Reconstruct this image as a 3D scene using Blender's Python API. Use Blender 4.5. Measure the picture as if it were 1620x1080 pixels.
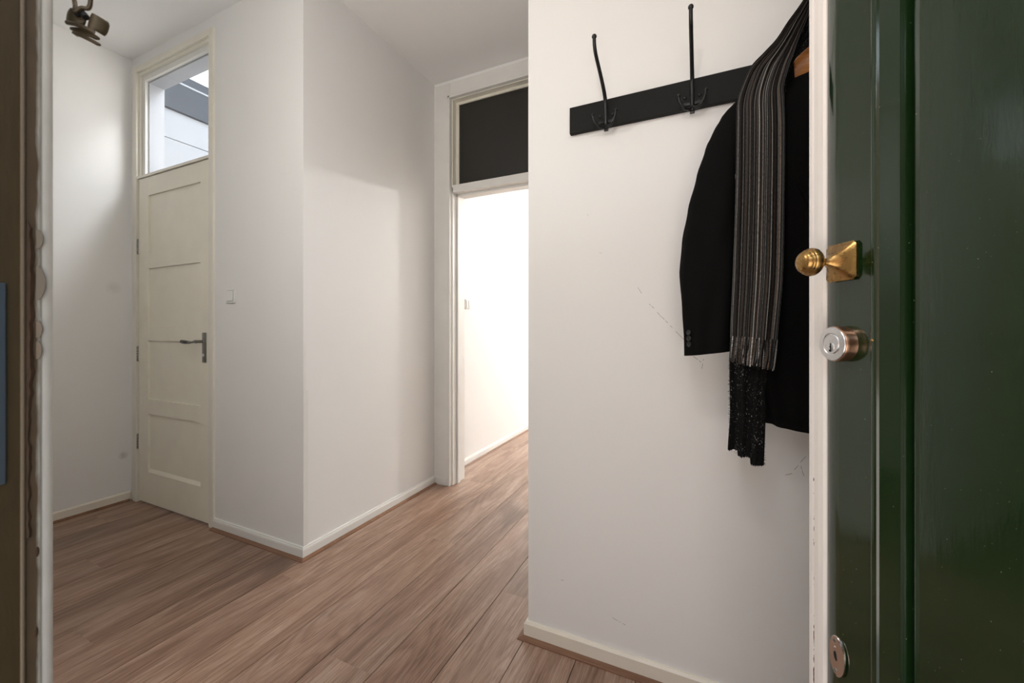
import bpy, bmesh, math, random
from mathutils import Vector, Matrix
random.seed(7)
for o in list(bpy.data.objects): bpy.data.objects.remove(o)
S = bpy.context.scene
C = S.collection

# ------------------------------------------------------------------ camera, sky, light, exposure
YAW = math.radians(25.07)
CAM_H = 1.15
cam_d = bpy.data.cameras.new('camera'); cam = bpy.data.objects.new('camera', cam_d); C.objects.link(cam)
cam.location = (0, 0, CAM_H); cam.rotation_euler = (math.radians(90), 0, YAW)
cam_d.sensor_width = 36; cam_d.lens = 645.6 / 1620 * 36
cam_d.shift_y = -20 / 1620
cam_d.clip_start = 0.01
cam_d.dof.use_dof = True; cam_d.dof.focus_distance = 1.4; cam_d.dof.aperture_fstop = 13
S.camera = cam

world = bpy.data.worlds.new('world'); S.world = world; world.use_nodes = True
wn = world.node_tree; wn.nodes.clear()
wo = wn.nodes.new('ShaderNodeOutputWorld'); wb = wn.nodes.new('ShaderNodeBackground')
SKY = (0.84, 0.915, 1.0, 1); SKY_STRENGTH = 2.1
wb.inputs[0].default_value = SKY; wb.inputs[1].default_value = SKY_STRENGTH
wn.links.new(wb.outputs[0], wo.inputs[0])

def portal(loc, rot, sx, sy):
    l = bpy.data.lights.new('daylight_portal', 'AREA'); l.shape = 'RECTANGLE'; l.size = sx; l.size_y = sy
    l.cycles.is_portal = True
    o = bpy.data.objects.new('daylight_portal', l); C.objects.link(o); o.location = loc; o.rotation_euler = rot
R90 = math.pi / 2
portal((0.067, -0.26, 1.05), (R90, 0, 0), 0.93, 2.1)            # front doorway
portal((0.067, -0.26, 2.52), (R90, 0, 0), 0.93, 0.62)           # fanlight over the front door
#portal((-2.98, 1.54, 2.49), (-R90, 0, 0), 0.76, 0.64)           # transom over the cream door

sun = bpy.data.lights.new('street_sun', 'SUN'); sun.energy = 9; sun.angle = math.radians(0.6); sun.color = (1.0, 0.94, 0.86)
suno = bpy.data.objects.new('street_sun', sun); C.objects.link(suno)      # added so the lit street bounces light onto the ceiling, never enters the room
suno.rotation_euler = Vector((0.66, -0.10, -0.74)).to_track_quat('-Z', 'Y').to_euler()
sk = bpy.data.lights.new('transom_fill_light', 'AREA'); sk.shape = 'RECTANGLE'; sk.size = 0.55; sk.size_y = 0.35; sk.energy = 3.4; sk.color = (0.93, 0.96, 1.0); sk.spread = math.radians(70)
sko = bpy.data.objects.new('transom_fill_light', sk); C.objects.link(sko); sko.location = (-2.20, 2.00, 3.55)      # added light aimed through the transom to brighten the left wall
sko.rotation_euler = (Vector((-3.0, 1.41, 2.5)) - sko.location).to_track_quat('-Z', 'Y').to_euler()
HALL_LAMP = dict(loc=(-0.15, 6.6, 2.72), power=200, radius=0.12, color=(1.0, 0.985, 0.965))
ENTRY_FILL_LIGHT = dict(loc=(-1.25, 0.45, 2.15), power=8.5, radius=0.13, color=(1.0, 0.965, 0.92))  # added fill that brightens the entry evenly
DOOR_FILL_LIGHT = dict(loc=(-0.14, 0.22, 2.08), power=4.6, radius=0.03, color=(1.0, 0.93, 0.875))  # added in place of sky through the doorway top, shades the coat wall
S.view_settings.view_transform = 'Standard'; S.view_settings.look = 'None'
S.view_settings.gamma = 1; S.view_settings.use_curve_mapping = False
S.view_settings.exposure = 0.76

# ------------------------------------------------------------------ materials
class NT:
    def __init__(s, name):
        s.m = bpy.data.materials.new(name); s.m.use_nodes = True
        s.t = s.m.node_tree; s.b = s.t.nodes['Principled BSDF']
    def n(s, kind, **kw):
        nd = s.t.nodes.new(kind)
        for k, v in kw.items():
            if k.startswith('i_'): nd.inputs[k[2:].replace('_', ' ')].default_value = v
            else: setattr(nd, k, v)
        return nd
    def l(s, a, b): s.t.links.new(a, b)
    def math(s, op, a, b=None, clamp=False):
        nd = s.t.nodes.new('ShaderNodeMath'); nd.operation = op; nd.use_clamp = clamp
        for i, v in enumerate((a, b)):
            if v is None: continue
            if isinstance(v, (int, float)): nd.inputs[i].default_value = v
            else: s.l(v, nd.inputs[i])
        return nd.outputs[0]
    def mix(s, f, a, b):
        nd = s.t.nodes.new('ShaderNodeMix'); nd.data_type = 'RGBA'
        for i, v in ((0, f), (6, a), (7, b)):
            if isinstance(v, (int, float)): nd.inputs[i].default_value = v
            elif isinstance(v, tuple): nd.inputs[i].default_value = (v + (1,))[:4]
            else: s.l(v, nd.inputs[i])
        return nd.outputs[2]
    def pos(s, scale=(1, 1, 1), obj=False):
        g = s.n('ShaderNodeTexCoord').outputs['Object'] if obj else s.n('ShaderNodeNewGeometry').outputs['Position']
        mp = s.n('ShaderNodeMapping'); mp.inputs['Scale'].default_value = scale; s.l(g, mp.inputs['Vector'])
        return mp.outputs[0]
    def noise(s, vec, scale, detail=2, rough=0.5, dist=0):
        nd = s.n('ShaderNodeTexNoise'); s.l(vec, nd.inputs['Vector'])
        nd.inputs['Scale'].default_value = scale; nd.inputs['Detail'].default_value = detail
        nd.inputs['Roughness'].default_value = rough; nd.inputs['Distortion'].default_value = dist
        return nd.outputs['Fac']
    def ramp(s, f, stops, mode='LINEAR'):
        nd = s.n('ShaderNodeValToRGB'); nd.color_ramp.interpolation = mode
        e = nd.color_ramp.elements
        while len(e) < len(stops): e.new(0.5)
        for i, (p, c) in enumerate(stops):
            e[i].position = p; e[i].color = c + (1,) if isinstance(c, tuple) else (c, c, c, 1)
        s.l(f, nd.inputs[0]); return nd.outputs[0]
    def bump(s, h, strength, dist=0.002):
        nd = s.n('ShaderNodeBump'); nd.inputs['Strength'].default_value = strength; nd.inputs['Distance'].default_value = dist
        s.l(h, nd.inputs['Height']); s.l(nd.outputs[0], s.b.inputs['Normal'])
    def col(s, v):
        if isinstance(v, tuple): s.b.inputs['Base Color'].default_value = (v + (1,))[:4]
        else: s.l(v, s.b.inputs['Base Color'])
    def set(s, rough=None, metal=None, **kw):
        if rough is not None: s.b.inputs['Roughness'].default_value = rough
        if metal is not None: s.b.inputs['Metallic'].default_value = metal
        for k, v in kw.items(): s.b.inputs[k.replace('_', ' ')].default_value = v
        return s

def simple(name, col, rough=0.5, metal=0.0, var=0.06, nscale=8, bump=0.0, bscale=200, **kw):
    t = NT(name); t.set(rough, metal, **kw)
    p = t.pos()
    f = t.noise(p, nscale, 3)
    d = tuple(c * (1 - var) for c in col); u = tuple(min(1, c * (1 + var)) for c in col)
    t.col(t.mix(f, d, u))
    if bump: t.bump(t.noise(p, bscale, 2), bump, 0.001)
    return t.m

def segmask(t, pts, width, plane='xz'):
    """mask of thin hand-made scratches, each a segment in wall coordinates"""
    g = t.n('ShaderNodeNewGeometry').outputs['Position']
    nz = t.n('ShaderNodeTexNoise'); nz.inputs['Scale'].default_value = 40; t.l(g, nz.inputs['Vector'])
    dv = t.n('ShaderNodeVectorMath', operation='SUBTRACT'); t.l(nz.outputs['Color'], dv.inputs[0]); dv.inputs[1].default_value = (.5, .5, .5)
    sc = t.n('ShaderNodeVectorMath', operation='SCALE'); t.l(dv.outputs[0], sc.inputs[0]); sc.inputs['Scale'].default_value = 0.006
    ad = t.n('ShaderNodeVectorMath', operation='ADD'); t.l(g, ad.inputs[0]); t.l(sc.outputs[0], ad.inputs[1])
    sp = t.n('ShaderNodeSeparateXYZ'); t.l(ad.outputs[0], sp.inputs[0])
    X = sp.outputs[0] if plane == 'xz' else sp.outputs[1]; Z = sp.outputs[2]
    out = None
    for (x0, z0, x1, z1) in pts:
        L = math.hypot(x1 - x0, z1 - z0); ux, uz = (x1 - x0) / L, (z1 - z0) / L
        a = t.math('ADD', t.math('MULTIPLY', X, ux), t.math('MULTIPLY', Z, uz))
        a = t.math('SUBTRACT', a, x0 * ux + z0 * uz)
        al = t.math('ABSOLUTE', t.math('SUBTRACT', a, L / 2))
        b = t.math('ADD', t.math('MULTIPLY', X, -uz), t.math('MULTIPLY', Z, ux))
        b = t.math('ABSOLUTE', t.math('SUBTRACT', b, -x0 * uz + z0 * ux))
        m = t.math('MULTIPLY', t.math('LESS_THAN', al, L / 2), t.math('LESS_THAN', b, width))
        out = m if out is None else t.math('MAXIMUM', out, m)
    brk = t.math('GREATER_THAN', t.noise(t.pos(), 140, 1), 0.47)
    return t.math('MULTIPLY', out, brk)

def wall_mat(name, col=(0.83, 0.82, 0.80), marks=None, plane='xz', smudges=()):
    t = NT(name); t.set(0.62)
    p = t.pos()
    c = t.mix(t.noise(p, 1.7, 3), tuple(x * 0.965 for x in col), col)
    for (q, r, k) in smudges:
        g = t.n('ShaderNodeNewGeometry').outputs['Position']
        v = t.n('ShaderNodeVectorMath', operation='DISTANCE'); t.l(g, v.inputs[0]); v.inputs[1].default_value = q
        f = t.math('SUBTRACT', 1.0, t.math('DIVIDE', v.outputs['Value'], r), True)
        f = t.math('MULTIPLY', t.math('MULTIPLY', f, t.noise(p, 60, 3)), k, True)
        c = t.mix(f, c, (0.22, 0.2, 0.18))
    if marks:
        c = t.mix(t.math('MULTIPLY', segmask(t, marks, 0.0008, plane), 0.6), c, (0.05, 0.045, 0.04))
    t.col(c)
    pb = t.pos((1, 1, 0.35))
    h = t.math('ADD', t.math('MULTIPLY', t.noise(pb, 170, 2), 0.5), t.noise(p, 14, 2))
    t.bump(h, 0.10, 0.004)
    return t.m

M = {}
M['wall'] = wall_mat('white_painted_plaster')
M['wall_left'] = wall_mat('white_plaster_scuffed', smudges=[((-3.5, 1.318, 1.42), 0.05, 0.35), ((-3.5, 1.366, 0.307), 0.03, 0.9)])
M['wall_coat'] = wall_mat('white_plaster_scratched', marks=[
    (-0.367, 1.552, -0.362, 1.540), (-0.362, 1.530, -0.360, 1.518), (-0.328, 1.440, -0.322, 1.437), (-0.323, 1.414, -0.317, 1.412),
    (-0.197, 1.288, -0.180, 1.262), (-0.160, 1.232, -0.128, 1.196), (-0.128, 1.196, -0.045, 1.104), (-0.040, 1.075, -0.006, 1.045),
    (0.001, 1.055, -0.002, 1.025), (0.236, 0.742, 0.272, 0.795), (0.250, 0.770, 0.262, 0.730), (0.215, 0.724, 0.238, 0.735),
    (-0.290, 0.166, -0.236, 0.150), (-0.480, 0.245, -0.455, 0.243)])
M['ceiling'] = wall_mat('white_ceiling_paint', (0.88, 0.875, 0.86))
M['trim'] = simple('white_gloss_trim', (0.78, 0.77, 0.735), 0.35, bump=0.05, bscale=60)
M['cream'] = simple('cream_gloss_paint', (0.83, 0.785, 0.66), 0.38, bump=0.06, bscale=50)
M['creamlight'] = simple('ivory_gloss_paint', (0.78, 0.745, 0.65), 0.36, bump=0.05, bscale=50)
M['basecream'] = simple('ivory_baseboard_paint', (0.80, 0.745, 0.64), 0.4, bump=0.05, bscale=60)
M['black_glass'] = simple('black_backed_glass', (0.022, 0.021, 0.018), 0.12, var=0.02)
M['black_wood'] = simple('black_painted_wood', (0.0085, 0.009, 0.008), 0.6, bump=0.12, bscale=120, Specular_IOR_Level=0.18)
M['black_iron'] = simple('black_iron', (0.014, 0.014, 0.014), 0.36, 0.4, bump=0.1, bscale=300)
M['plastic'] = simple('white_switch_plastic', (0.78, 0.775, 0.75), 0.3, var=0.01)
M['nickel'] = simple('worn_nickel', (0.27, 0.265, 0.25), 0.32, 1.0, var=0.2, nscale=200)
M['darkgrip'] = simple('dark_horn_grip', (0.015, 0.013, 0.012), 0.25)
M['steel'] = simple('brushed_steel', (0.72, 0.72, 0.73), 0.30, 1.0, var=0.1, nscale=300)
M['bluesteel'] = simple('sky_tinted_steel', (0.16, 0.20, 0.26), 0.4, 1.0)  # blue in the base colour paints the sky's reflection on the steel
M['warmsteel'] = simple('pinkish_polished_steel', (0.80, 0.72, 0.66), 0.22, 1.0, var=0.1, nscale=90)
M['copper'] = simple('worn_copper_barrel', (0.50, 0.30, 0.20), 0.3, 1.0, var=0.35, nscale=120)
M['dark'] = simple('dark_recess', (0.006, 0.006, 0.006), 0.7)
M['bronze'] = simple('tarnished_bronze', (0.065, 0.047, 0.024), 0.5, 0.5, var=0.3, nscale=150)
M['street'] = simple('street_paving', (0.55, 0.50, 0.46), 0.8, var=0.2)
M['brick'] = simple('street_facade', (0.22, 0.15, 0.115), 0.85, var=0.2)
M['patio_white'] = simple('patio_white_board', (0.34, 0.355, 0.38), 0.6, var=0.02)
M['patio_grey'] = simple('patio_dark_grey_fascia', (0.045, 0.054, 0.068), 0.7, var=0.12, nscale=30)

def mk_brass():
    t = NT('aged_brass'); t.set(0.27, 1.0); p = t.pos()
    f = t.ramp(t.noise(p, 60, 3, 0.5), [(0.3, 0.0), (0.8, 1.0)])
    t.col(t.mix(f, (0.44, 0.27, 0.095), (0.30, 0.17, 0.060)))
    r = t.math('ADD', t.math('MULTIPLY', t.noise(p, 160, 3), 0.16), 0.20); t.l(r, t.b.inputs['Roughness'])
    t.bump(t.noise(p, 200, 2), 0.05, 0.0008); return t.m
M['brass'] = mk_brass()

def mk_green():
    t = NT('glossy_dark_green_paint'); t.set(0.10); p = t.pos()
    c = t.mix(t.noise(p, 5, 3), (0.0056, 0.0180, 0.0040), (0.0078, 0.0225, 0.0068))
    sp = t.noise(t.pos((1, 1, 1)), 420, 1)
    chip = t.math('GREATER_THAN', sp, 0.805)
    c = t.mix(chip, c, (0.25, 0.28, 0.24)); t.col(c)
    t.b.inputs['IOR'].default_value = 1.62
    a = t.noise(t.pos((1, 1, 0.16)), 85, 3, 0.5, 0.4)
    b = t.noise(p, 9, 2)
    d = t.noise(p, 320, 1)
    h = t.math('ADD', t.math('ADD', t.math('MULTIPLY', a, 0.22), t.math('MULTIPLY', b, 0.8)), t.math('MULTIPLY', d, 0.03))
    t.bump(h, 0.13, 0.004)
    r = t.math('ADD', t.math('MULTIPLY', t.noise(p, 20, 3), 0.10), 0.06); t.l(r, t.b.inputs['Roughness'])
    return t.m
M['green'] = mk_green()

def mk_lip():
    t = NT('chipped_white_edge_paint'); t.set(0.38)
    tc = t.n('ShaderNodeTexCoord').outputs['Object']
    sp = t.n('ShaderNodeSeparateXYZ'); t.l(tc, sp.inputs[0])
    # chips gather on the ridge line and get denser low down (bare rusty wood showing through)
    near = t.math('SUBTRACT', 1.0, t.math('DIVIDE', t.math('ABSOLUTE', t.math('SUBTRACT', sp.outputs[0], 0.8735)), 0.0035), True)
    low = t.math('MULTIPLY', t.math('SUBTRACT', 1.12, sp.outputs[2]), 1.3, True)
    mp = t.n('ShaderNodeMapping'); mp.inputs['Scale'].default_value = (1, 1, 0.35); t.l(tc, mp.inputs['Vector'])
    nz = t.noise(mp.outputs[0], 260, 3, 0.6)
    thr = t.math('SUBTRACT', 0.80, t.math('MULTIPLY', t.math('MULTIPLY', near, low), 0.50))
    chip = t.math('GREATER_THAN', nz, thr)
    c = t.mix(chip, (0.78, 0.74, 0.70), t.mix(t.noise(tc, 120, 2), (0.045, 0.014, 0.006), (0.16, 0.06, 0.03)))
    t.col(c); t.bump(t.math('SUBTRACT', t.noise(tc, 90, 2), t.math('MULTIPLY', chip, 1.0)), 0.2, 0.0008)
    return t.m
M['lip'] = mk_lip()

def mk_wood(name, dark, mid, light, gloss=0.33, axis_y=True):
    t = NT(name)
    tc = t.n('ShaderNodeTexCoord').outputs['Object']
    oi = t.n('ShaderNodeObjectInfo')
    off = t.n('ShaderNodeCombineXYZ')
    t.l(t.math('MULTIPLY', oi.outputs['Random'], 37.0), off.inputs[0]); t.l(t.math('MULTIPLY', oi.outputs['Random'], 91.0), off.inputs[1])
    ad = t.n('ShaderNodeVectorMath', operation='ADD'); t.l(tc, ad.inputs[0]); t.l(off.outputs[0], ad.inputs[1])
    def mp(s):
        m = t.n('ShaderNodeMapping'); m.inputs['Scale'].default_value = s; t.l(ad.outputs[0], m.inputs['Vector']); return m.outputs[0]
    A = (1, 0.11, 1) if axis_y else (0.11, 1, 1)
    B = (1, 0.02, 1) if axis_y else (0.02, 1, 1)
    big = t.noise(mp(A), 9, 4, 0.55, 0.9)
    rings = t.math('FRACT', t.math('MULTIPLY', t.noise(mp(A), 5.5, 1.5, 0.45, 0.35), 17.0))
    rings = t.ramp(rings, [(0.0, 0.0), (0.55, 1.0), (0.85, 0.75), (1.0, 0.0)])
    fine = t.noise(mp(B), 230, 4, 0.75)
    pores = t.noise(mp((1, 0.035, 1) if axis_y else (0.035, 1, 1)), 420, 1)
    knots = t.ramp(t.noise(mp((1, 0.35, 1) if axis_y else (.35, 1, 1)), 4.2, 2, 0.5, 0.3), [(0.27, 0.0), (0.36, 1.0)])
    f = t.math('ADD', t.math('MULTIPLY', big, 0.70), t.math('ADD', t.math('MULTIPLY', rings, 0.11), t.math('MULTIPLY', fine, 0.85)))
    f = t.math('SUBTRACT', f, 0.36)
    c = t.ramp(f, [(0.26, dark), (0.50, mid), (0.74, light)])
    c = t.mix(t.math('MULTIPLY', t.math('GREATER_THAN', pores, 0.62), 0.35), c, tuple(x * 0.55 for x in dark))
    c = t.mix(t.math('MULTIPLY', t.math('SUBTRACT', 1.0, knots), 0.5), c, tuple(x * 0.6 for x in dark))
    hs = t.n('ShaderNodeHueSaturation'); t.l(c, hs.inputs['Color'])
    t.l(t.math('ADD', t.math('MULTIPLY', oi.outputs['Random'], 0.24), 0.88), hs.inputs['Value'])
    t.col(hs.outputs[0])
    t.set(gloss); t.l(t.math('ADD', t.math('MULTIPLY', fine, 0.16), gloss - 0.08), t.b.inputs['Roughness'])
    t.bump(t.math('SUBTRACT', fine, t.math('MULTIPLY', t.math('GREATER_THAN', pores, 0.62), 0.5)), 0.10, 0.0006)
    return t.m
M['plank'] = mk_wood('oak_laminate', (0.150, 0.078, 0.049), (0.315, 0.195, 0.137), (0.50, 0.365, 0.285))
M['strip'] = mk_wood('brown_laminate_strip', (0.15, 0.07, 0.036), (0.22, 0.11, 0.062), (0.28, 0.15, 0.09), 0.35, False)
M['hanger'] = mk_wood('varnished_beech', (0.24, 0.085, 0.02), (0.36, 0.14, 0.035), (0.45, 0.20, 0.06), 0.3, False)

def mk_jamb():
    t = NT('old_varnished_jamb'); t.set(0.45); p = t.pos((1, 1, 0.3))
    c = t.mix(t.noise(p, 130, 3), (0.026, 0.016, 0.005), (0.046, 0.029, 0.010)); t.col(c)
    t.bump(t.noise(p, 300, 2), 0.2, 0.0006); return t.m
M['jamb'] = mk_jamb()
def mk_jamb2():
    t = NT('brown_to_white_ragged_paint'); t.set(0.5)
    g = t.n('ShaderNodeNewGeometry').outputs['Position']; sp = t.n('ShaderNodeSeparateXYZ'); t.l(g, sp.inputs[0])
    nz = t.noise(t.pos((1, 1, 0.22)), 150, 3, 0.6)
    e = t.math('ADD', sp.outputs[1], t.math('MULTIPLY', t.math('SUBTRACT', nz, 0.5), 0.0042))
    m = t.ramp(t.math('MULTIPLY', t.math('SUBTRACT', e, 0.1110), 400.0, True), [(0.0, 0.0), (1.0, 1.0)])
    br = t.mix(t.noise(t.pos((1, 1, 0.4)), 120, 3), (0.036, 0.021, 0.008), (0.070, 0.044, 0.022))
    t.col(t.mix(m, br, (0.34, 0.33, 0.29))); t.bump(nz, 0.3, 0.0008); return t.m
M['jamb2'] = mk_jamb2()
M['jamb_white'] = simple('greyed_white_jamb_paint', (0.50, 0.48, 0.44), 0.5, var=0.15, nscale=60, bump=0.3, bscale=120)
M['barewood'] = simple('bare_split_wood', (0.030, 0.012, 0.0012), 0.8, var=0.5, nscale=90, bump=0.6, bscale=120)
M['flake'] = simple('curled_paint_flake', (0.085, 0.062, 0.036), 0.5, var=0.15)

def mk_wool():
    t = NT('black_wool'); t.set(0.85); p = t.pos()
    c = t.mix(t.noise(p, 350, 2), (0.003, 0.003, 0.003), (0.0065, 0.0065, 0.0065)); t.col(c)
    t.b.inputs['Specular IOR Level'].default_value = 0.06
    t.bump(t.noise(p, 500, 2), 0.3, 0.0008); return t.m
M['wool'] = mk_wool()
M['button'] = simple('black_horn_button', (0.018, 0.018, 0.018), 0.3)

def mk_stripes():
    t = NT('striped_wool_knit'); t.set(0.9)
    uv = t.n('ShaderNodeTexCoord').outputs['UV']; sp = t.n('ShaderNodeSeparateXYZ'); t.l(uv, sp.inputs[0])
    U = sp.outputs[0]
    K = (0.018, 0.018, 0.017); G1 = (0.075, 0.073, 0.07); G2 = (0.16, 0.155, 0.145); G3 = (0.28, 0.27, 0.255)
    B1 = (0.095, 0.062, 0.044); B2 = (0.18, 0.130, 0.10); W = (0.62, 0.60, 0.56)
    seq = [G2, G1, W, K, G1, B1, B2, K, G3, K, G1, B1, K, G2, B2, W, K, G1, K, G3, K, B2, G1, W, G2, K, B1, G3, K, W]
    rs = random.Random(3); w = [rs.uniform(0.55, 1.5) * (0.45 if s is W else 1.0) for s in seq]; tot = sum(w); x = 0; st = []
    for s, ww in zip(seq, w): st.append((x / tot, s)); x += ww
    rep = t.math('FRACT', t.math('MULTIPLY', U, 1.7))
    c = t.ramp(rep, st, 'CONSTANT')
    cb = t.n('ShaderNodeCombineXYZ'); t.l(t.math('MULTIPLY', U, 260), cb.inputs[0]); t.l(t.math('MULTIPLY', sp.outputs[1], 330), cb.inputs[1])
    nz = t.n('ShaderNodeTexNoise'); nz.inputs['Scale'].default_value = 1.0; nz.inputs['Detail'].default_value = 2; t.l(cb.outputs[0], nz.inputs['Vector'])
    c = t.mix(t.ramp(nz.outputs['Fac'], [(0.35, 0.0), (0.62, 1.0)]), t.mix(0.7, c, (0.004, 0.004, 0.004)), c)
    t.col(c)
    wv = t.math('SINE', t.math('MULTIPLY', U, 420)); t.bump(t.math('ADD', wv, nz.outputs['Fac']), 0.5, 0.0012)
    t.b.inputs['Specular IOR Level'].default_value = 0.15
    return t.m
M['stripes'] = mk_stripes()
def mk_boucle():
    t = NT('black_boucle_knit_white_flecks'); t.set(0.9)
    uv = t.n('ShaderNodeTexCoord').outputs['UV']; m = t.n('ShaderNodeMapping'); m.inputs['Scale'].default_value = (34, 150, 1); t.l(uv, m.inputs['Vector'])
    a = t.noise(m.outputs[0], 1.0, 3, 0.7, 0.6)
    m2 = t.n('ShaderNodeMapping'); m2.inputs['Scale'].default_value = (5, 12, 1); t.l(uv, m2.inputs['Vector'])
    b = t.noise(m2.outputs[0], 1.0, 1)
    f = t.math('GREATER_THAN', t.math('ADD', a, t.math('MULTIPLY', b, 0.30)), 0.80)
    t.col(t.mix(f, (0.006, 0.006, 0.006), (0.34, 0.335, 0.32)))
    t.bump(a, 1.0, 0.004); t.b.inputs['Specular IOR Level'].default_value = 0.15; return t.m
M['boucle'] = mk_boucle()

def mk_glass():
    t = NT('window_glass'); t.t.nodes.remove(t.b)
    out = t.t.nodes['Material Output']
    tr = t.n('ShaderNodeBsdfTransparent'); gl = t.n('ShaderNodeBsdfGlossy'); gl.inputs['Roughness'].default_value = 0.02
    fr = t.n('ShaderNodeLayerWeight')
    fac = t.math('ADD', t.math('MULTIPLY', t.math('POWER', fr.outputs['Facing'], 4.0), 0.5), 0.03)
    mx = t.n('ShaderNodeMixShader'); t.l(fac, mx.inputs[0]); t.l(tr.outputs[0], mx.inputs[1]); t.l(gl.outputs[0], mx.inputs[2])
    t.l(mx.outputs[0], out.inputs[0]); return t.m
M['glass'] = mk_glass()

# ------------------------------------------------------------------ helpers
def link(name, me, mat, parent=None):
    o = bpy.data.objects.new(name, me); C.objects.link(o)
    if mat is not None and not me.materials: me.materials.append(mat)
    if parent is not None: o.parent = parent
    return o
def obj(name, bm, mat, parent=None, smooth=False):
    me = bpy.data.meshes.new(name); bmesh.ops.recalc_face_normals(bm, faces=bm.faces[:]); bm.to_mesh(me); bm.free()
    if smooth:
        for p in me.polygons: p.use_smooth = True
        try: me.set_sharp_from_angle(angle=math.radians(40))
        except Exception: pass
    return link(name, me, mat, parent)
def empty(name, loc=(0, 0, 0), rz=0.0, parent=None):
    o = bpy.data.objects.new(name, None); C.objects.link(o); o.location = loc; o.rotation_euler = (0, 0, rz); o.empty_display_size = 0.05
    if parent: o.parent = parent
    return o
def tag(o, label=None, cat=None, group=None, kind=None):
    if label: o['label'] = label
    if cat: o['category'] = cat
    if group: o['group'] = group
    if kind: o['kind'] = kind
    return o
def add_box(bm, a, b, bev=0.0):
    r = bmesh.ops.create_cube(bm, size=1.0); vs = r['verts']
    for v in vs:
        v.co = Vector([(a[i] + b[i]) / 2 + v.co[i] * abs(b[i] - a[i]) for i in range(3)])
    if bev > 0:
        es = list({e for v in vs for e in v.link_edges})
        bmesh.ops.bevel(bm, geom=es, offset=bev, segments=2, affect='EDGES', profile=0.6)
def bx(name, a, b, mat, parent=None, bev=0.0):
    bm = bmesh.new(); add_box(bm, a, b, bev); return obj(name, bm, mat, parent)
def boxes(name, lst, mat, parent=None, bev=0.0):
    bm = bmesh.new()
    for a, b in lst: add_box(bm, a, b, bev)
    return obj(name, bm, mat, parent)
def struct(name, lst, mat, bev=0.0, label=None):
    o = boxes(name, lst, mat, None, bev); o['kind'] = 'structure'
    if label: o['label'] = label
    return o
def add_lathe(bm, prof, mat4=None, n=32):
    """prof: list of (radius, height) about local z"""
    mat4 = mat4 or Matrix.Identity(4); rings = []
    for r, h in prof:
        if r < 1e-6: rings.append([bm.verts.new(mat4 @ Vector((0, 0, h)))])
        else: rings.append([bm.verts.new(mat4 @ Vector((r * math.cos(2 * math.pi * k / n), r * math.sin(2 * math.pi * k / n), h))) for k in range(n)])
    for A, B in zip(rings, rings[1:]):
        for k in range(n):
            a0, a1 = A[k % len(A)], A[(k + 1) % len(A)]; b0, b1 = B[k % len(B)], B[(k + 1) % len(B)]
            vs = []
            for v in (a0, a1, b1, b0):
                if v not in vs: vs.append(v)
            if len(vs) > 2: bm.faces.new(vs)
    for R in (rings[0], rings[-1]):
        if len(R) > 2: bm.faces.new(R)
def smooth_path(pts, sub=6):
    P = [Vector(p) for p in pts]; out = []
    for i in range(len(P) - 1):
        p0 = P[max(i - 1, 0)]; p1 = P[i]; p2 = P[i + 1]; p3 = P[min(i + 2, len(P) - 1)]
        for k in range(sub):
            t = k / sub
            out.append(0.5 * ((2 * p1) + (-p0 + p2) * t + (2 * p0 - 5 * p1 + 4 * p2 - p3) * t * t + (-p0 + 3 * p1 - 3 * p2 + p3) * t ** 3))
    out.append(P[-1]); return out
def add_tube(bm, pts, rad, n=10, sub=6, caps=True):
    P = smooth_path(pts, sub) if sub > 1 else [Vector(p) for p in pts]
    m = len(P); up = Vector((0.13, 0.21, 0.97)); rings = []
    T0 = (P[1] - P[0]).normalized(); nrm = T0.cross(up).normalized()
    for i, p in enumerate(P):
        T = (P[min(i + 1, m - 1)] - P[max(i - 1, 0)]).normalized()
        nrm = (nrm - T * nrm.dot(T)).normalized(); bn = T.cross(nrm)
        r = rad(i / (m - 1)) if callable(rad) else rad
        rings.append([bm.verts.new(p + r * (math.cos(2 * math.pi * k / n) * nrm + math.sin(2 * math.pi * k / n) * bn)) for k in range(n)])
    for A, B in zip(rings, rings[1:]):
        for k in range(n): bm.faces.new((A[k], A[(k + 1) % n], B[(k + 1) % n], B[k]))
    if caps: bm.faces.new(rings[0]); bm.faces.new(rings[-1])
def add_sphere(bm, c, r, seg=16, sc=(1, 1, 1)):
    q = bmesh.ops.create_uvsphere(bm, u_segments=seg, v_segments=seg // 2 + 2, radius=r)
    for v in q['verts']: v.co = Vector((v.co.x * sc[0], v.co.y * sc[1], v.co.z * sc[2])) + Vector(c)
def add_profile(bm, poly, z0, z1, closed=True):
    """extrude a plan polygon (x, y) vertically"""
    a = [bm.verts.new((x, y, z0)) for x, y in poly]; b = [bm.verts.new((x, y, z1)) for x, y in poly]
    n = len(poly)
    for k in range(n if closed else n - 1):
        bm.faces.new((a[k], a[(k + 1) % n], b[(k + 1) % n], b[k]))
    if closed: bm.faces.new(a); bm.faces.new(b)
def molding(name, p0, p1, out, prof, mat, parent=None, m0=0, m1=0, d0=0.0):
    """run a cross section prof [(distance out from wall, height)] along p0 -> p1 (plan points); out = unit plan vector"""
    bm = bmesh.new(); ra = []; L = math.hypot(p1[0] - p0[0], p1[1] - p0[1]); dx, dy = (p1[0] - p0[0]) / L, (p1[1] - p0[1]) / L
    for p, m_ in ((p0, -m0), (p1, m1)):     # m = 1 mitres round an outer corner
        ra.append([bm.verts.new((p[0] + out[0] * (d + d0) + dx * m_ * (d + d0), p[1] + out[1] * (d + d0) + dy * m_ * (d + d0), h)) for d, h in prof])
    n = len(prof)
    for k in range(n): bm.faces.new((ra[0][k], ra[0][(k + 1) % n], ra[1][(k + 1) % n], ra[1][k]))
    bm.faces.new(ra[0]); bm.faces.new(ra[1])
    return obj(name, bm, mat, parent)

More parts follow.
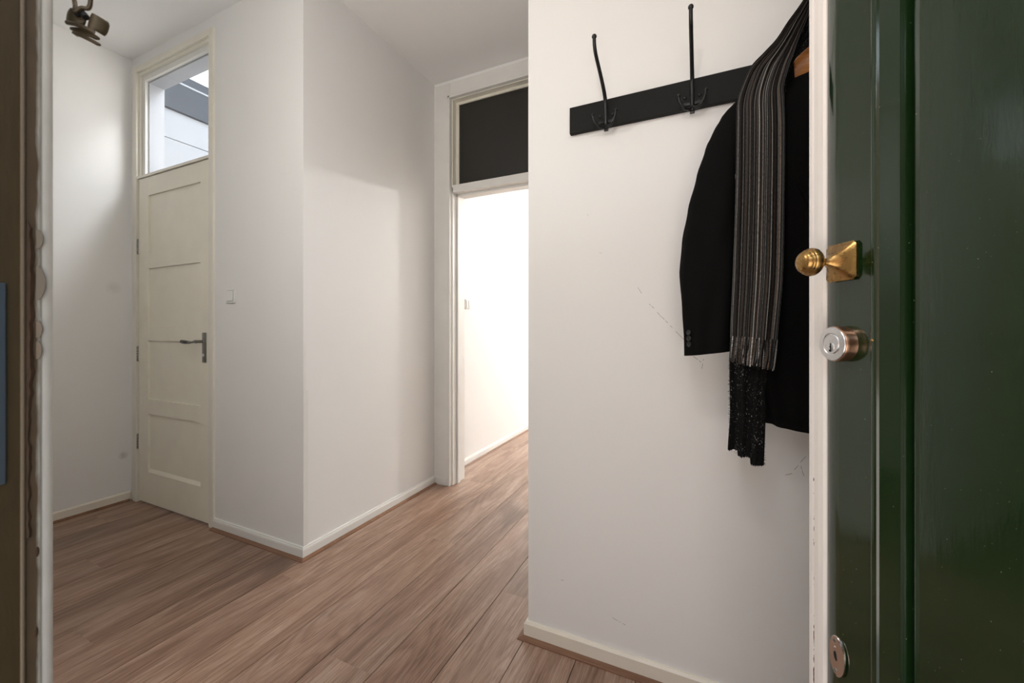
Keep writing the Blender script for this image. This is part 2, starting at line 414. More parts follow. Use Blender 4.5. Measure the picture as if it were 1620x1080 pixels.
# ------------------------------------------------------------------ room shell
XL = -3.50; YB = 1.41; XC = -1.815; YE = 2.53; XW = -0.592; ZC = 2.965; YF = 0.119; XR = 1.45
XJ = -0.40; XH = 0.545
FL = struct('floor', [((-4.3, YF - 0.36, -0.06), (XR + 0.1, 8.1, -0.0095))], M['dark'], label='oak laminate floor laid along the hallway')
# laminate planks, rows 0.2 m wide running towards the hall; every plank its own object
random.seed(21)
PL, PW, PT = 2.2, 0.2, 0.0095
def plank_mesh(y0, y1):
    bm = bmesh.new(); add_box(bm, (0.0013, y0, -PT), (PW - 0.0013, y1, 0.0))
    top = [e for e in bm.edges if all(v.co.z > -0.001 for v in e.verts) and abs(e.verts[0].co.x - e.verts[1].co.x) < 1e-4]
    bmesh.ops.bevel(bm, geom=top, offset=0.0004, segments=1, affect='EDGES')
    me = bpy.data.meshes.new('plank'); bmesh.ops.recalc_face_normals(bm, faces=bm.faces[:]); bm.to_mesh(me); bm.free(); me.materials.append(M['plank']); return me
full = plank_mesh(0, PL - 0.0003); part_cache = {}
row = 0; x = -3.6 + 0.0
while x < XR:
    xx = round(x, 3)
    ylo = YF - 0.0
    yhi = 8.0 if (XC - 0.01 <= xx + PW and xx < 1.0 and xx + PW > XC) else YB + 0.02
    if xx >= XW - 0.01: yhi = YB + 0.02 if xx > 1.0 else 8.0
    y = -0.2 - PL * ((row * 0.37) % 1.0)
    while y < yhi:
        a = max(y, ylo); b = min(y + PL, yhi)
        if b - a > 0.03:
            if abs((b - a) - PL) < 1e-6: me = full
            else:
                key = (round(a - y, 3), round(b - y, 3))
                if key not in part_cache: part_cache[key] = plank_mesh(a - y, b - y - 0.0003)
                me = part_cache[key]
            o = bpy.data.objects.new('plank', me); C.objects.link(o); o.parent = FL; o.location = (xx, y, 0)
        y += PL
    x += PW; row += 1

struct('wall_left', [((XL - 0.1, -0.05, 0), (XL, YB + 0.001, ZC))], M['wall_left'], label='white plaster wall beside the cream door')
DX0, DX1, DZ = -3.46, -2.556, 2.892          # opening of the cream door with its frame
struct('wall_back', [((-4.4, YB, 0), (DX0, YB + 0.12, 3.2)), ((DX1, YB, 0), (XC, YB + 0.12, ZC + 0.2)), ((DX0, YB, DZ), (DX1, YB + 0.12, ZC + 0.2))], M['wall'], label='white wall holding the cream door')
struct('wall_corridor', [((XC - 0.12, YB + 0.12, 0), (XC, 8.1, ZC + 0.2))], M['wall'], label='white corridor wall past the projecting corner')
EX0, EX1, EZ = -1.70, -0.74, 2.90
struct('wall_hall', [((XC, YE, 0), (EX0, YE + 0.12, ZC)), ((EX1, YE, 0), (XW, YE + 0.12, ZC)), ((EX0, YE, EZ), (EX1, YE + 0.12, ZC))], M['wall'], label='cross wall around the hall doorway')
struct('wall_coat', [((XW, YB, 0), (XR + 0.1, YE + 0.12, ZC))], M['wall_coat'], label='white wall behind the coat rack')
struct('wall_right', [((XR, -0.05, 0), (XR + 0.1, YB, ZC))], M['wall'])
struct('wall_hall_right', [((0.9, YE + 0.12, 0), (1.0, 8.1, ZC))], M['wall'])
struct('wall_hall_end', [((XC, 8.0, 0), (1.0, 8.1, ZC))], M['wall'])
struct('wall_front', [((XL, YF - 0.36, 0), (XJ - 0.06, YF - 0.004, ZC)), ((XH + 0.06, YF - 0.36, 0), (XR, YF - 0.004, ZC)),
                      ((XJ - 0.06, YF - 0.36, 2.86), (XH + 0.06, YF - 0.004, ZC))], M['wall'])
struct('ceiling', [((XL - 0.1, -0.25, ZC), (XR + 0.1, YB + 0.12, ZC + 0.2)), ((XC - 0.12, YB + 0.12, ZC), (XR + 0.1, 8.1, ZC + 0.2))], M['ceiling'], label='white ceiling over the entry and corridor')

# baseboards with chamfered top and the brown strip that covers the floor joint
BP = [(0, 0), (0.013, 0), (0.013, 0.052), (0.007, 0.060), (0, 0.060)]
SPF = [(0.0, 0), (0.020, 0), (0.0195, 0.004), (0.002, 0.0105), (0.0, 0.0105)]
BPt = [(0, 0), (0.013, 0), (0.013, 0.044), (0.011, 0.051), (0.008, 0.053), (0.008, 0.058), (0, 0.060)]
def base(side, m0, m1, p0, p1, out, mat, prof=BP, strip=True):
    b = molding('baseboard_' + side, p0, p1, out, prof, mat, None, m0, m1); b['kind'] = 'structure'
    if strip:
        molding('floor_strip', p0, p1, out, SPF, M['strip'], b, m0, m1, 0.0128)
    return b
base('left', 0, -1, (XL, 0.12), (XL, YB), (1, 0), M['basecream'])
base('back', 0, 1, (DX1, YB), (XC, YB), (0, -1), M['trim'], BPt)
base('corridor', 1, 0, (XC, YB), (XC, YE), (1, 0), M['trim'], BPt)
base('hall', 0, 0, (XC, YE + 0.17), (XC, 8.0), (1, 0), M['trim'], BPt)
base('coat', 1, 0, (XW, YB), (XR, YB), (0, -1), M['basecream'])
base('closet', 1, 0, (XW, YB), (XW, YE), (-1, 0), M['basecream'])
# painted guards on the projecting corner
g1 = struct('trim_1', [((XC, YB - 0.0015, 0.84), (XC + 0.002, YB + 0.013, 1.075))], M['trim']); g1['label'] = 'short upper guard strip on the projecting corner'
g2 = struct('trim_2', [((XC, YB - 0.0015, 0.055), (XC + 0.003, YB + 0.026, 0.84))], M['trim']); g2['label'] = 'long lower guard strip on the projecting corner'

# ------------------------------------------------------------------ cream door, frame and transom
def ring(x0, x1, z0, z1, X0, X1, Z0, Z1, y0, y1, bottom=True):
    """frame between inner (x0..x1,z0..z1) and outer rectangle"""
    L = [((X0, y0, Z0), (x0, y1, Z1)), ((x1, y0, Z0), (X1, y1, Z1)), ((x0, y0, z1), (x1, y1, Z1))]
    if bottom: L.append(((x0, y0, Z0), (x1, y1, z0)))
    return L
YD = YB - 0.004
cas = struct('trim_3', ring(-3.412, -2.600, 0, 2.856, DX0, DX1, 0, DZ, YD - 0.008, YB + 0.05, False), M['creamlight'], 0.0025, 'cream casing around the panelled door and its transom')
fr2 = boxes('frame_step', ring(-3.396, -2.612, 2.150, 2.836, -3.412, -2.600, 2.13, 2.856, YD + 0.006, YB + 0.06, False), M['creamlight'], cas, 0.002)
rl = boxes('frame_rail', [((-3.412, YD - 0.004, 2.146), (-2.600, YB + 0.09, 2.163))], M['creamlight'], cas, 0.002)
st = boxes('door_stop', [((-3.412, YB + 0.05, 0), (-3.37, YB + 0.10, 2.146)), ((-2.64, YB + 0.05, 0), (-2.60, YB + 0.10, 2.146)), ((-3.412, YB + 0.05, 2.11), (-2.60, YB + 0.10, 2.146))], M['cream'], cas)
W1 = struct('window_1', ring(-3.362, -2.63, 2.170, 2.800, -3.396, -2.612, 2.163, 2.836, YB + 0.016, YB + 0.034), M['trim'], 0.002, 'transom window over the cream door, pale sky beyond')
boxes('window_frame', ring(-3.350, -2.64, 2.175, 2.790, -3.46, -2.556, 2.163, 2.892, YB + 0.034, YB + 0.118), M['patio_white'], W1)
bx('glass', (-3.40, YB + 0.028, 2.165), (-2.61, YB + 0.031, 2.82), M['glass'], W1)

D1 = empty('door_1', (-3.395, YB, 0.013)); tag(D1, 'cream four-panel door with a dark lever handle under the transom', 'door', kind='structure')
def dl(a, b):   # world box -> door local
    return (a[0] + 3.395, a[1] - YB, a[2] - 0.013), (b[0] + 3.395, b[1] - YB, b[2] - 0.013)
yf = YD + 0.002; yk = YB + 0.038
bx('stile', *dl((-3.395, yf, 0.013), (-3.283, yk, 2.141)), M['cream'], D1, 0.0008)
bx('stile', *dl((-2.697, yf, 0.013), (-2.606, yk, 2.141)), M['cream'], D1, 0.0008)
for z0, z1 in ((0.013, 0.216), (0.595, 0.692), (1.073, 1.165), (1.545, 1.640), (2.022, 2.141)):
    bx('rail', *dl((-3.283, yf + 0.0004, z0), (-2.697, yk, z1)), M['cream'], D1, 0.0008)
for z0, z1 in ((0.216, 0.595), (0.692, 1.073), (1.165, 1.545), (1.640, 2.022)):
    bx('panel', *dl((-3.283, yf + 0.011, z0), (-2.697, yk - 0.008, z1)), M['cream'], D1)
    # bead along the lower edge of the panel
bm = bmesh.new()
a, b = dl((-3.283, 0, 0), (-2.697, 0, 0))
vs = [(0.112, yf - YB + 0.011, 0.236 - 0.013), (0.112, yf - YB + 0.0005, 0.2155 - 0.013), (0.112, yf - YB + 0.011, 0.2155 - 0.013)]
A = [bm.verts.new(v) for v in vs]; B = [bm.verts.new((0.698, v[1], v[2])) for v in vs]
for k in range(3): bm.faces.new((A[k], A[(k + 1) % 3], B[(k + 1) % 3], B[k]))
bm.faces.new(A); bm.faces.new(B); obj('panel_bead', bm, M['cream'], D1)
for hz in (1.696, 0.985, 0.404):
    h = empty('hinge', (-0.006, yf - YB - 0.002, hz - 0.013), 0, D1)
    bm = bmesh.new()
    add_box(bm, (-0.016, -0.0015, -0.045), (0.014, 0.0025, 0.045), 0.0008); obj('hinge_leaf', bm, M['cream'], h)
    bm = bmesh.new()
    for k in range(5): add_lathe(bm, [(0.0052, -0.042 + k * 0.017), (0.0058, -0.041 + k * 0.017), (0.0058, -0.0275 + k * 0.017), (0.0052, -0.0265 + k * 0.017)], Matrix.Translation((0, -0.004, 0)), 12)
    add_sphere(bm, (0, -0.004, 0.0445), 0.0062, 10); add_sphere(bm, (0, -0.004, -0.0445), 0.0062, 10)
    obj('hinge_pin', bm, M['nickel'], h, True)
H1 = empty('handle', (-2.654 + 3.395, yf - YB, 1.04 - 0.013), 0, D1)
bm = bmesh.new()
add_box(bm, (-0.019, -0.005, -0.088), (0.019, 0, 0.088), 0.004); add_box(bm, (-0.015, -0.007, -0.082), (0.015, -0.003, 0.082), 0.003)
obj('handle_plate', bm, M['nickel'], H1, True)
bm = bmesh.new(); add_lathe(bm, [(0.012, 0), (0.012, 0.004), (0.008, 0.008), (0.008, 0.035), (0.0095, 0.038), (0.0095, 0.05), (0, 0.052)], Matrix.Translation((0, -0.005, 0.036)) @ Matrix.Rotation(R90, 4, 'X'), 20)
add_tube(bm, [(0, -0.048, 0.036), (-0.02, -0.05, 0.034), (-0.045, -0.05, 0.031), (-0.07, -0.048, 0.031)], lambda u: 0.0075 - 0.002 * math.sin(u * math.pi), 12)
add_tube(bm, [(-0.062, -0.048, 0.031), (-0.070, -0.048, 0.031)], 0.0088, 12, 1)
obj('lever', bm, M['nickel'], H1, True)
bm = bmesh.new(); add_tube(bm, [(-0.068, -0.048, 0.031), (-0.10, -0.047, 0.0315), (-0.130, -0.045, 0.033), (-0.150, -0.044, 0.035)], lambda u: 0.0078 + 0.0035 * math.sin(min(1, u * 1.25) * math.pi * 0.75), 14); add_sphere(bm, (-0.150, -0.044, 0.035), 0.0079, 12)
tag(obj('grip', bm, M['darkgrip'], H1, True), 'dark grip of the lever')
bm = bmesh.new(); add_lathe(bm, [(0.0095, 0), (0.0095, 0.003), (0.007, 0.0045), (0, 0.0045)], Matrix.Translation((0, -0.006, -0.045)) @ Matrix.Rotation(R90, 4, 'X'), 18); obj('keyhole_cover', bm, M['steel'], H1, True)

# patio behind the transom: white boards and grey fascia on its side wall
struct('patio_floor', [((-4.3, YB + 0.12, -0.05), (XC - 0.12, 4.6, 0.0))], M['street'])
struct('patio_end_wall', [((-4.35, 4.6, 0), (XC - 0.12, 4.7, 2.3))], M['patio_white'])
struct('patio_wall', [((-4.35, YB + 0.12, 0), (-4.221, 4.6, 3.42))], M['patio_white'], label='white patio wall seen through the transom')
pf = empty('patio_cladding', (-4.22, YB + 0.12, 0)); tag(pf, 'white boards under a dark grey fascia, seen through the transom', 'cladding')
for z0, z1 in ((1.7, 2.244), (2.250, 2.806), (2.812, 3.060)):
    bx('board', (0, 0, z0), (0.018, 3.0, z1), M['patio_white'], pf, 0.002)
bx('fascia', (0, 0, 3.064), (0.045, 3.0, 3.306), M['patio_grey'], pf, 0.002)
tag(bx('flashing', (0, 0, 3.306), (0.050, 3.0, 3.322), M['patio_white'], pf, 0.002), 'thin white strip between the grey bands')
bx('fascia', (0, 0, 3.322), (0.030, 3.0, 3.405), M['patio_grey'], pf, 0.002)

# ------------------------------------------------------------------ hall doorway: casing, reveal, black transom
yc = YE - 0.022
cas2 = struct('trim_4', [((XC, yc, 0), (-1.672, YE + 0.005, 2.945)), ((-1.672, yc, 2.835), (XW, YE + 0.005, 2.945))], M['trim'], 0.003, 'white casing around the hall doorway and its dark transom')
boxes('casing_bead', [((-1.690, yc - 0.007, 0), (-1.672, yc + 0.002, 2.853)), ((-1.690, yc - 0.007, 2.835), (XW - 0.001, yc + 0.002, 2.853))], M['trim'], cas2, 0.003)
boxes('plinth_block', [((XC + 0.014, yc - 0.004, 0), (-1.700, yc + 0.002, 0.055))], M['trim'], cas2, 0.002)
boxes('door_lining', [((EX0 - 0.01, YE + 0.0, 0), (-1.664, YE + 0.165, 2.150)), ((-0.80, YE, 0), (-0.74, YE + 0.165, 2.150)), ((-1.664, YE, 2.150), (-0.80, YE + 0.165, 2.204))], M['trim'], cas2, 0.002)
boxes('door_stop', [((-1.664, YE + 0.05, 0), (-1.650, YE + 0.085, 2.150)), ((-1.664, YE + 0.05, 2.135), (-0.80, YE + 0.085, 2.150))], M['trim'], cas2, 0.002)
W2 = struct('window_2', ring(-1.640, -0.80, 2.212, 2.812, -1.676, -0.76, 2.204, 2.85, YE + 0.045, YE + 0.075), M['creamlight'], 0.002, 'transom over the hall doorway with a black pane')
boxes('window_reveal', ring(-1.664, -0.78, 2.204, 2.830, -1.70, -0.74, 2.19, 2.9, YE + 0.001, YE + 0.16), M['creamlight'], W2)
tag(bx('pane', (-1.645, YE + 0.055, 2.205), (-0.79, YE + 0.062, 2.82), M['black_glass'], W2), 'black pane')

# cornice line of the ceiling over the doorway
cn = molding('trim_5', (XC, YE), (XW, YE), (0, -1), [(0, ZC - 0.018), (0.010, ZC - 0.016), (0.020, ZC), (0, ZC)], M['ceiling']); cn['kind'] = 'structure'

# ------------------------------------------------------------------ front doorway frame around the camera
def ry(ratio, X): return (X, X * ratio)
FJ = empty('trim_6', (0, 0, 0)); tag(FJ, 'worn brown front door jamb with chipped paint, at the picture edge', kind='structure')
jp = [(XJ - 0.07, YF - 0.36), (XJ, YF - 0.36), ry(-0.2615, XJ)]
bm = bmesh.new(); add_profile(bm, jp + [(XJ - 0.07, XJ * -0.2615)], 0, 2.15); obj('jamb_reveal', bm, M['jamb'], FJ)
y33 = XJ * -0.2615; y40 = XJ * -0.2662; y62 = XJ * -0.2816; y83 = XJ * -0.2969
bm = bmesh.new(); add_tube(bm, [(XJ + 0.0005, y33 + 0.0007, 0), (XJ + 0.0005, y33 + 0.0007, 2.15)], 0.0012, 10, 1); obj('jamb_bead', bm, M['flake'], FJ)
bm = bmesh.new(); add_profile(bm, [(XJ - 0.07, y33), (XJ, y33), (XJ + 0.0002, y40), (XJ + 0.0005, y62), (XJ - 0.0002, y62 + 0.0012), (XJ - 0.07, y62 + 0.0012)], 0, 2.15); obj('jamb_edge', bm, M['jamb2'], FJ)
arc = [(XJ - 0.0005 - 0.005 * (1 - math.cos(t)), y62 + 0.0010 + 0.0068 * math.sin(t)) for t in [k * R90 / 8 for k in range(9)]]
bm = bmesh.new(); add_profile(bm, [(XJ - 0.07, y62 + 0.0010)] + arc + [(XJ - 0.07, arc[-1][1])], 0, 2.15); obj('jamb_arris', bm, M['jamb_white'], FJ, True)
# split, bare wood along the lock side
def zpx(y, x=50):   # height on the jamb for a picture row, depth about 0.26 m
    a = (x - 810) / 645.6; d = (-0.4239 + a * 0.9057, 0.9057 + a * 0.4239)
    t = XJ / d[0]; return CAM_H + (520 - y) / 645.6 * t
bm = bmesh.new(); rs = random.Random(5)
zs = [zpx(848) + (zpx(350) - zpx(848)) * k / 46 for k in range(47)]
prev = None
for i, z in enumerate(zs):
    u = i / 46; taper = min(1, (46 - i) / 2.5) ** 0.5
    ya = y33 + 0.0012 + 0.0010 * (1 - taper) + rs.uniform(0, 0.0004)
    wv = 0.0042 if u > 0.45 else 0.0027
    yb_ = ya + (wv + rs.uniform(-0.0006, 0.0006)) * taper
    r = [bm.verts.new((XJ + 0.0006, ya, z)), bm.verts.new((XJ + 0.0012 + rs.uniform(0, .0006), (ya + yb_) / 2, z)), bm.verts.new((XJ + 0.0006, yb_, z)), bm.verts.new((XJ - 0.001, yb_, z)), bm.verts.new((XJ - 0.001, ya, z))]
    if prev:
        for k in range(5): bm.faces.new((prev[k], prev[(k + 1) % 5], r[(k + 1) % 5], r[k]))
    else: bm.faces.new(r)
    prev = r
bm.faces.new(prev)
tag(obj('split_wood', bm, M['barewood'], FJ), 'bare orange-brown split wood')
for (ya_, yb2, dep) in ((362, 392, 0.0016), (420, 474, 0.0027), (508, 534, 0.0012), (540, 568, 0.0010)):
    bm = bmesh.new(); z0, z1 = zpx(yb2), zpx(ya_); pr = None
    for i in range(13):
        u = i / 12; z = z0 + (z1 - z0) * u; k = math.sin(math.pi * u) ** 0.7
        yy = y62 - 0.0006 + dep * k
        r = [bm.verts.new((XJ + 0.0008, y62 - 0.0016, z)), bm.verts.new((XJ + 0.0014 + 0.001 * k, yy, z)), bm.verts.new((XJ + 0.0006 + 0.001 * k, yy + 0.0005, z)), bm.verts.new((XJ, y62 - 0.0016, z))]
        if pr:
            for q in range(4): bm.faces.new((pr[q], pr[(q + 1) % 4], r[(q + 1) % 4], r[q]))
        else: bm.faces.new(r)
        pr = r
    bm.faces.new(pr); obj('paint_flake', bm, M['flake'], FJ)
for zz, yy in ((zpx(875), y62 - .001), (zpx(1002), y62 - 0.0015)):
    bm = bmesh.new(); add_sphere(bm, (XJ + 0.0003, yy, zz), 0.0022, 10, (0.3, 0.5, 1.6)); obj('chip', bm, M['barewood'], FJ)
# strike plate at the picture's edge
sp_ = tag(empty('strike_plate', (XJ, 0.085, 1.13)), 'steel strike plate with painted blue sky tint on the brown door jamb', 'strike plate')
bm = bmesh.new(); add_box(bm, (-0.0005, -0.016, -0.078), (0.0015, XJ * -0.2455 - 0.085, 0.049), 0.0006); obj('plate', bm, M['bluesteel'], sp_)
bx('latch_hole', (0.0014, -0.013, -0.02), (0.0017, 0.000, 0.01), M['dark'], sp_)
# right jamb and head of the front door
boxes('hinge_jamb', [((XH, YF - 0.36, 0), (XH + 0.06, YF - 0.09, 2.15)), ((XJ - 0.06, YF - 0.36, 2.10), (XH + 0.06, YF, 2.20)), ((XH + 0.03, YF - 0.09, 0), (XH + 0.06, YF, 2.15))], M['jamb'], FJ)
boxes('fanlight_frame', ring(XJ + 0.03, XH - 0.03, 2.24, 2.82, XJ - 0.06, XH + 0.06, 2.20, 2.86, YF - 0.2, YF - 0.12), M['trim'], FJ)

# hanging chain fitting beside the jamb
def pix(x, y, dep):
    a = (x - 810) / 645.6
    return Vector((dep * (-0.4239 + a * 0.9057), dep * (0.9057 + a * 0.4239), CAM_H + (520 - y) / 645.6 * dep))
DC = tag(empty('door_chain', pix(128, 30, 0.30)), 'small tarnished bronze door chain fitting hanging by a wire loop beside the jamb', 'door chain')
O = pix(128, 30, 0.30)
cr = Vector((0.9057, 0.4239, 0)); cf = Vector((-0.4239, 0.9057, 0)); cu = Vector((0, 0, 1))
def lc(px, py, d=0.0):     # offset in picture rows at this thing's distance
    k = 0.97 * 0.30 / 645.6; return cr * (px * k) + cu * (-py * k) + cf * d
bm = bmesh.new()
add_tube(bm, [lc(-12, -150, 0.01), lc(-14, -60), lc(-10, -28), lc(-4, -16, -0.002), lc(1, -6, -0.004), lc(6, -14, -0.002), lc(13, -18), lc(16, -34), lc(13, -60), lc(8, -150, 0.01)], 0.0014, 10); obj('wire_loop', bm, M['bronze'], DC, True)
def shell(cx, cy, w, h, curl, ang, nm, th=0.0016):
    bm = bmesh.new(); n = 12; m = 8; grid = []
    ca, sa = math.cos(ang), math.sin(ang)
    for side in (0, 1):
        g = []
        for j in range(m + 1):
            rowv = []
            v = j / m * 2 - 1
            for i in range(n + 1):
                u = i / n * 2 - 1
                ww = w * math.sqrt(max(0.0, 1 - abs(v) ** 3.2 * 0.45))
                X = u * ww; Y_ = v * h; dd = curl * (u * u) + side * th
                rowv.append(bm.verts.new(lc(cx + X * ca - Y_ * sa, cy + X * sa + Y_ * ca, dd)))
            g.append(rowv)
        grid.append(g)
    for g in grid:
        for j in range(m):
            for i in range(n): bm.faces.new((g[j][i], g[j][i + 1], g[j + 1][i + 1], g[j + 1][i]))
    for j in range(m):
        for i in (0, n): bm.faces.new((grid[0][j][i], grid[0][j + 1][i], grid[1][j + 1][i], grid[1][j][i]))
    for i in range(n):
        for j in (0, m): bm.faces.new((grid[0][j][i], grid[0][j][i + 1], grid[1][j][i + 1], grid[1][j][i]))
    return obj(nm, bm, M['bronze'], DC, True)
shell(-16, -7, 15, 11, 0.003, 0.16, 'curled_lobe'); shell(16, 2, 13.5, 12, 0.006, 0.30, 'curled_lobe')
bm = bmesh.new(); add_tube(bm, [lc(-8, -8), lc(2, -10), lc(9, -2)], 0.0022, 10); obj('pin', bm, M['dark'], DC, True)
bm = bmesh.new(); add_tube(bm, [lc(-22, 6), lc(-4, 12, -0.002), lc(12, 18, -0.002), lc(22, 22)], 0.0015, 10); obj('neck_bar', bm, M['bronze'], DC, True)
shell(0, 19, 24, 3.4, 0.002, 0.33, 'disc', 0.002); shell(0, 26, 24, 2.8, 0.003, 0.42, 'disc', 0.002)
bm = bmesh.new(); add_box(bm, lc(-30, -190) + Vector((-0.02, -0.03, 0)), lc(20, -150) + Vector((0.0, 0.0, 0.0)), 0.002)
obj('wall_bracket', bm, M['bronze'], DC)

# ------------------------------------------------------------------ green front door, opened inwards
HS = -0.19                      # hinge edge along the camera axis; leaf runs to s = 0.694
D2 = empty('door_2', (0.5 * 0.9057 + HS * -0.4239, 0.5 * 0.4239 + HS * 0.9057, 0.02), R90 + YAW)
tag(D2, 'glossy dark green front door with brass knob, standing open', 'door', kind='structure')
def s2u(s): return s - HS
ZT = 2.08
prof = [(0.655, -0.0065), (0.652, -0.0048), (0.640, -0.0024), (0.6245, 0.0002), (0.622, 0.0), (0.568, 0.0), (0.5665, 0.0022), (0.563, 0.0036), (0.5575, 0.0022),
        (0.556, -0.0005), (0.545, -0.0020), (0.530, -0.0040)]
bm = bmesh.new(); add_profile(bm, [(s2u(s), v) for s, v in prof] + [(s2u(0.530), -0.035), (s2u(0.655), -0.035)], 0, ZT)
obj('stile', bm, M['green'], D2, True)
bm = bmesh.new(); add_profile(bm, [(s2u(0.530), -0.0045), (s2u(0.5285), -0.008), (s2u(0.5215), -0.026), (s2u(0.5205), -0.026), (s2u(0.5165), -0.0095), (s2u(0.5135), -0.0080), (s2u(0.510), -0.0095), (s2u(0.510), -0.030), (s2u(0.530), -0.030)], 0.28, ZT - 0.14)
obj('moulding', bm, M['green'], D2, True)
bx('panel', (s2u(-0.06), -0.028, 0.28), (s2u(0.512), -0.0095, ZT - 0.14), M['green'], D2)
bm = bmesh.new(); add_profile(bm, [(0, -0.035), (0, 0), (s2u(-0.06), 0), (s2u(-0.05), -0.010), (s2u(-0.05), -0.035)], 0, ZT); obj('stile', bm, M['green'], D2)
bx('rail', (s2u(-0.055), -0.035, 0), (s2u(0.531), -0.001, 0.28), M['green'], D2, 0.002)
bx('rail', (s2u(-0.055), -0.035, ZT - 0.14), (s2u(0.531), -0.001, ZT), M['green'], D2, 0.002)
# white painted lip along the opening edge
lip = [(0.6545, -0.0085), (0.6560, -0.0050), (0.6600, -0.0030), (0.6700, -0.0025), (0.6790, -0.0030), (0.6815, -0.0055), (0.6830, -0.0060), (0.6860, -0.0045), (0.6930, -0.0048), (0.6945, -0.0065), (0.6945, -0.042), (0.6545, -0.042)]
bm = bmesh.new(); add_profile(bm, [(s2u(s), v) for s, v in lip], 0, ZT)
tag(obj('edge_strip', bm, M['lip'], D2), 'chipped white strip along the opening edge')
tag(bx('inner_face', (0.0, -0.046, 0), (s2u(0.690), -0.036, ZT), M['trim'], D2), 'white painted inner side')
# brass knob: square rose, tapering neck, turned ball
KN = empty('knob', (s2u(0.6155), 0, 1.2505 - 0.02), 0, D2)
ksz = 0.0245
bm = bmesh.new(); add_box(bm, (-ksz, 0, -ksz), (ksz, 0.005, ksz), 0.0012); obj('knob_plate', bm, M['brass'], KN)
bm = bmesh.new(); prev = None      # pyramid neck: square at the plate easing into a round stem
n = 32
for i in range(13):
    u = i / 12; hh = 0.0045 + 0.029 * u
    R0 = 0.0235 * (1 - u) ** 2.1 + 0.0048
    sq = (1 - u) ** 0.8
    r = []
    for k in range(n):
        a = 2 * math.pi * (k + 0.5) / n; c, s_ = math.cos(a), math.sin(a); mx_ = max(abs(c), abs(s_))
        f = (1 - sq) + sq / mx_
        r.append(bm.verts.new((c * R0 * f * (1 if f < 1.5 else 1), hh, s_ * R0 * f)))
    if prev:
        for k in range(n): bm.faces.new((prev[k], prev[(k + 1) % n], r[(k + 1) % n], r[k]))
    prev = r
bm.faces.new(prev); obj('knob_neck', bm, M['brass'], KN, True)
bm = bmesh.new()
kp = [(0.0050, 0.030), (0.0062, 0.031), (0.0066, 0.0325), (0.0054, 0.034), (0.0064, 0.0352), (0.0066, 0.0366), (0.0056, 0.038), (0.0070, 0.0392), (0.0130, 0.0408), (0.0182, 0.0440), (0.0205, 0.0480), (0.0211, 0.0520),
      (0.0208, 0.0556), (0.0200, 0.0578), (0.0192, 0.0586), (0.0191, 0.0602), (0.0184, 0.0618), (0.0172, 0.0625), (0.0168, 0.0640), (0.0160, 0.0664), (0.0138, 0.0692), (0.0102, 0.0711), (0.0055, 0.0721), (0, 0.0724)]
add_lathe(bm, [(r_, 0.030 + (h_ - 0.030) * 0.86) for r_, h_ in kp], Matrix.Rotation(-R90, 4, 'X'), 48); obj('knob_ball', bm, M['brass'], KN, True)
# lock cylinder
LK = empty('lock', (s2u(0.6150), -0.0070, 1.1275 - 0.02), 0, D2)
RX = Matrix.Rotation(-R90, 4, 'X')
bm = bmesh.new(); add_lathe(bm, [(0.0268, 0.0), (0.0272, 0.003), (0.0262, 0.0045), (0.0268, 0.018), (0.0262, 0.0225), (0.0255, 0.0236), (0, 0.0236)], RX, 56); obj('barrel', bm, M['copper'], LK, True)
bm = bmesh.new(); add_lathe(bm, [(0.0252, 0.0230), (0.0252, 0.0248), (0.0246, 0.0255), (0.0166, 0.0262), (0.0158, 0.0255), (0.0150, 0.0252), (0, 0.0252)], RX, 56); tag(obj('face_ring', bm, M['steel'], LK, True), 'bright steel face')
bm = bmesh.new(); add_lathe(bm, [(0.0146, 0.0248), (0.0146, 0.0258), (0.0140, 0.0264), (0, 0.0264)], RX, 40); obj('core', bm, M['steel'], LK, True)
bm = bmesh.new(); add_lathe(bm, [(0.0072, 0.0262), (0.0072, 0.0270), (0.0066, 0.0273), (0, 0.0273)], Matrix.Translation((0.001, 0, -0.005)) @ RX, 32); obj('plug', bm, M['steel'], LK, True)
boxes('keyway', [((-0.0016, 0.0271, -0.0120), (0.0004, 0.0276, 0.0010)), ((-0.0004, 0.0271, -0.0118), (0.0024, 0.0276, -0.0088)), ((-0.0016, 0.0271, -0.0055), (0.0014, 0.0276, -0.0035))], M['dark'], LK)
bm = bmesh.new(); rs = random.Random(9)
for k in range(26):
    a = math.radians(150 + k * 8.5); r_ = 0.0276 + rs.uniform(-0.0008, 0.0012)
    add_sphere(bm, (math.cos(a) * r_ * -1, 0.0008, math.sin(a) * r_ * 1), rs.uniform(0.0008, 0.0017), 6, (1, 0.7, 1.3))
o = obj('paint_crust', bm, M['copper'], LK); o['kind'] = 'stuff'
# small brass pin beside the lock
bm = bmesh.new(); add_sphere(bm, (s2u(0.5625), 0.003, 1.134 - 0.02), 0.0022, 12); tag(obj('brass_pin', bm, M['brass'], D2, True), 'small bright brass pin')
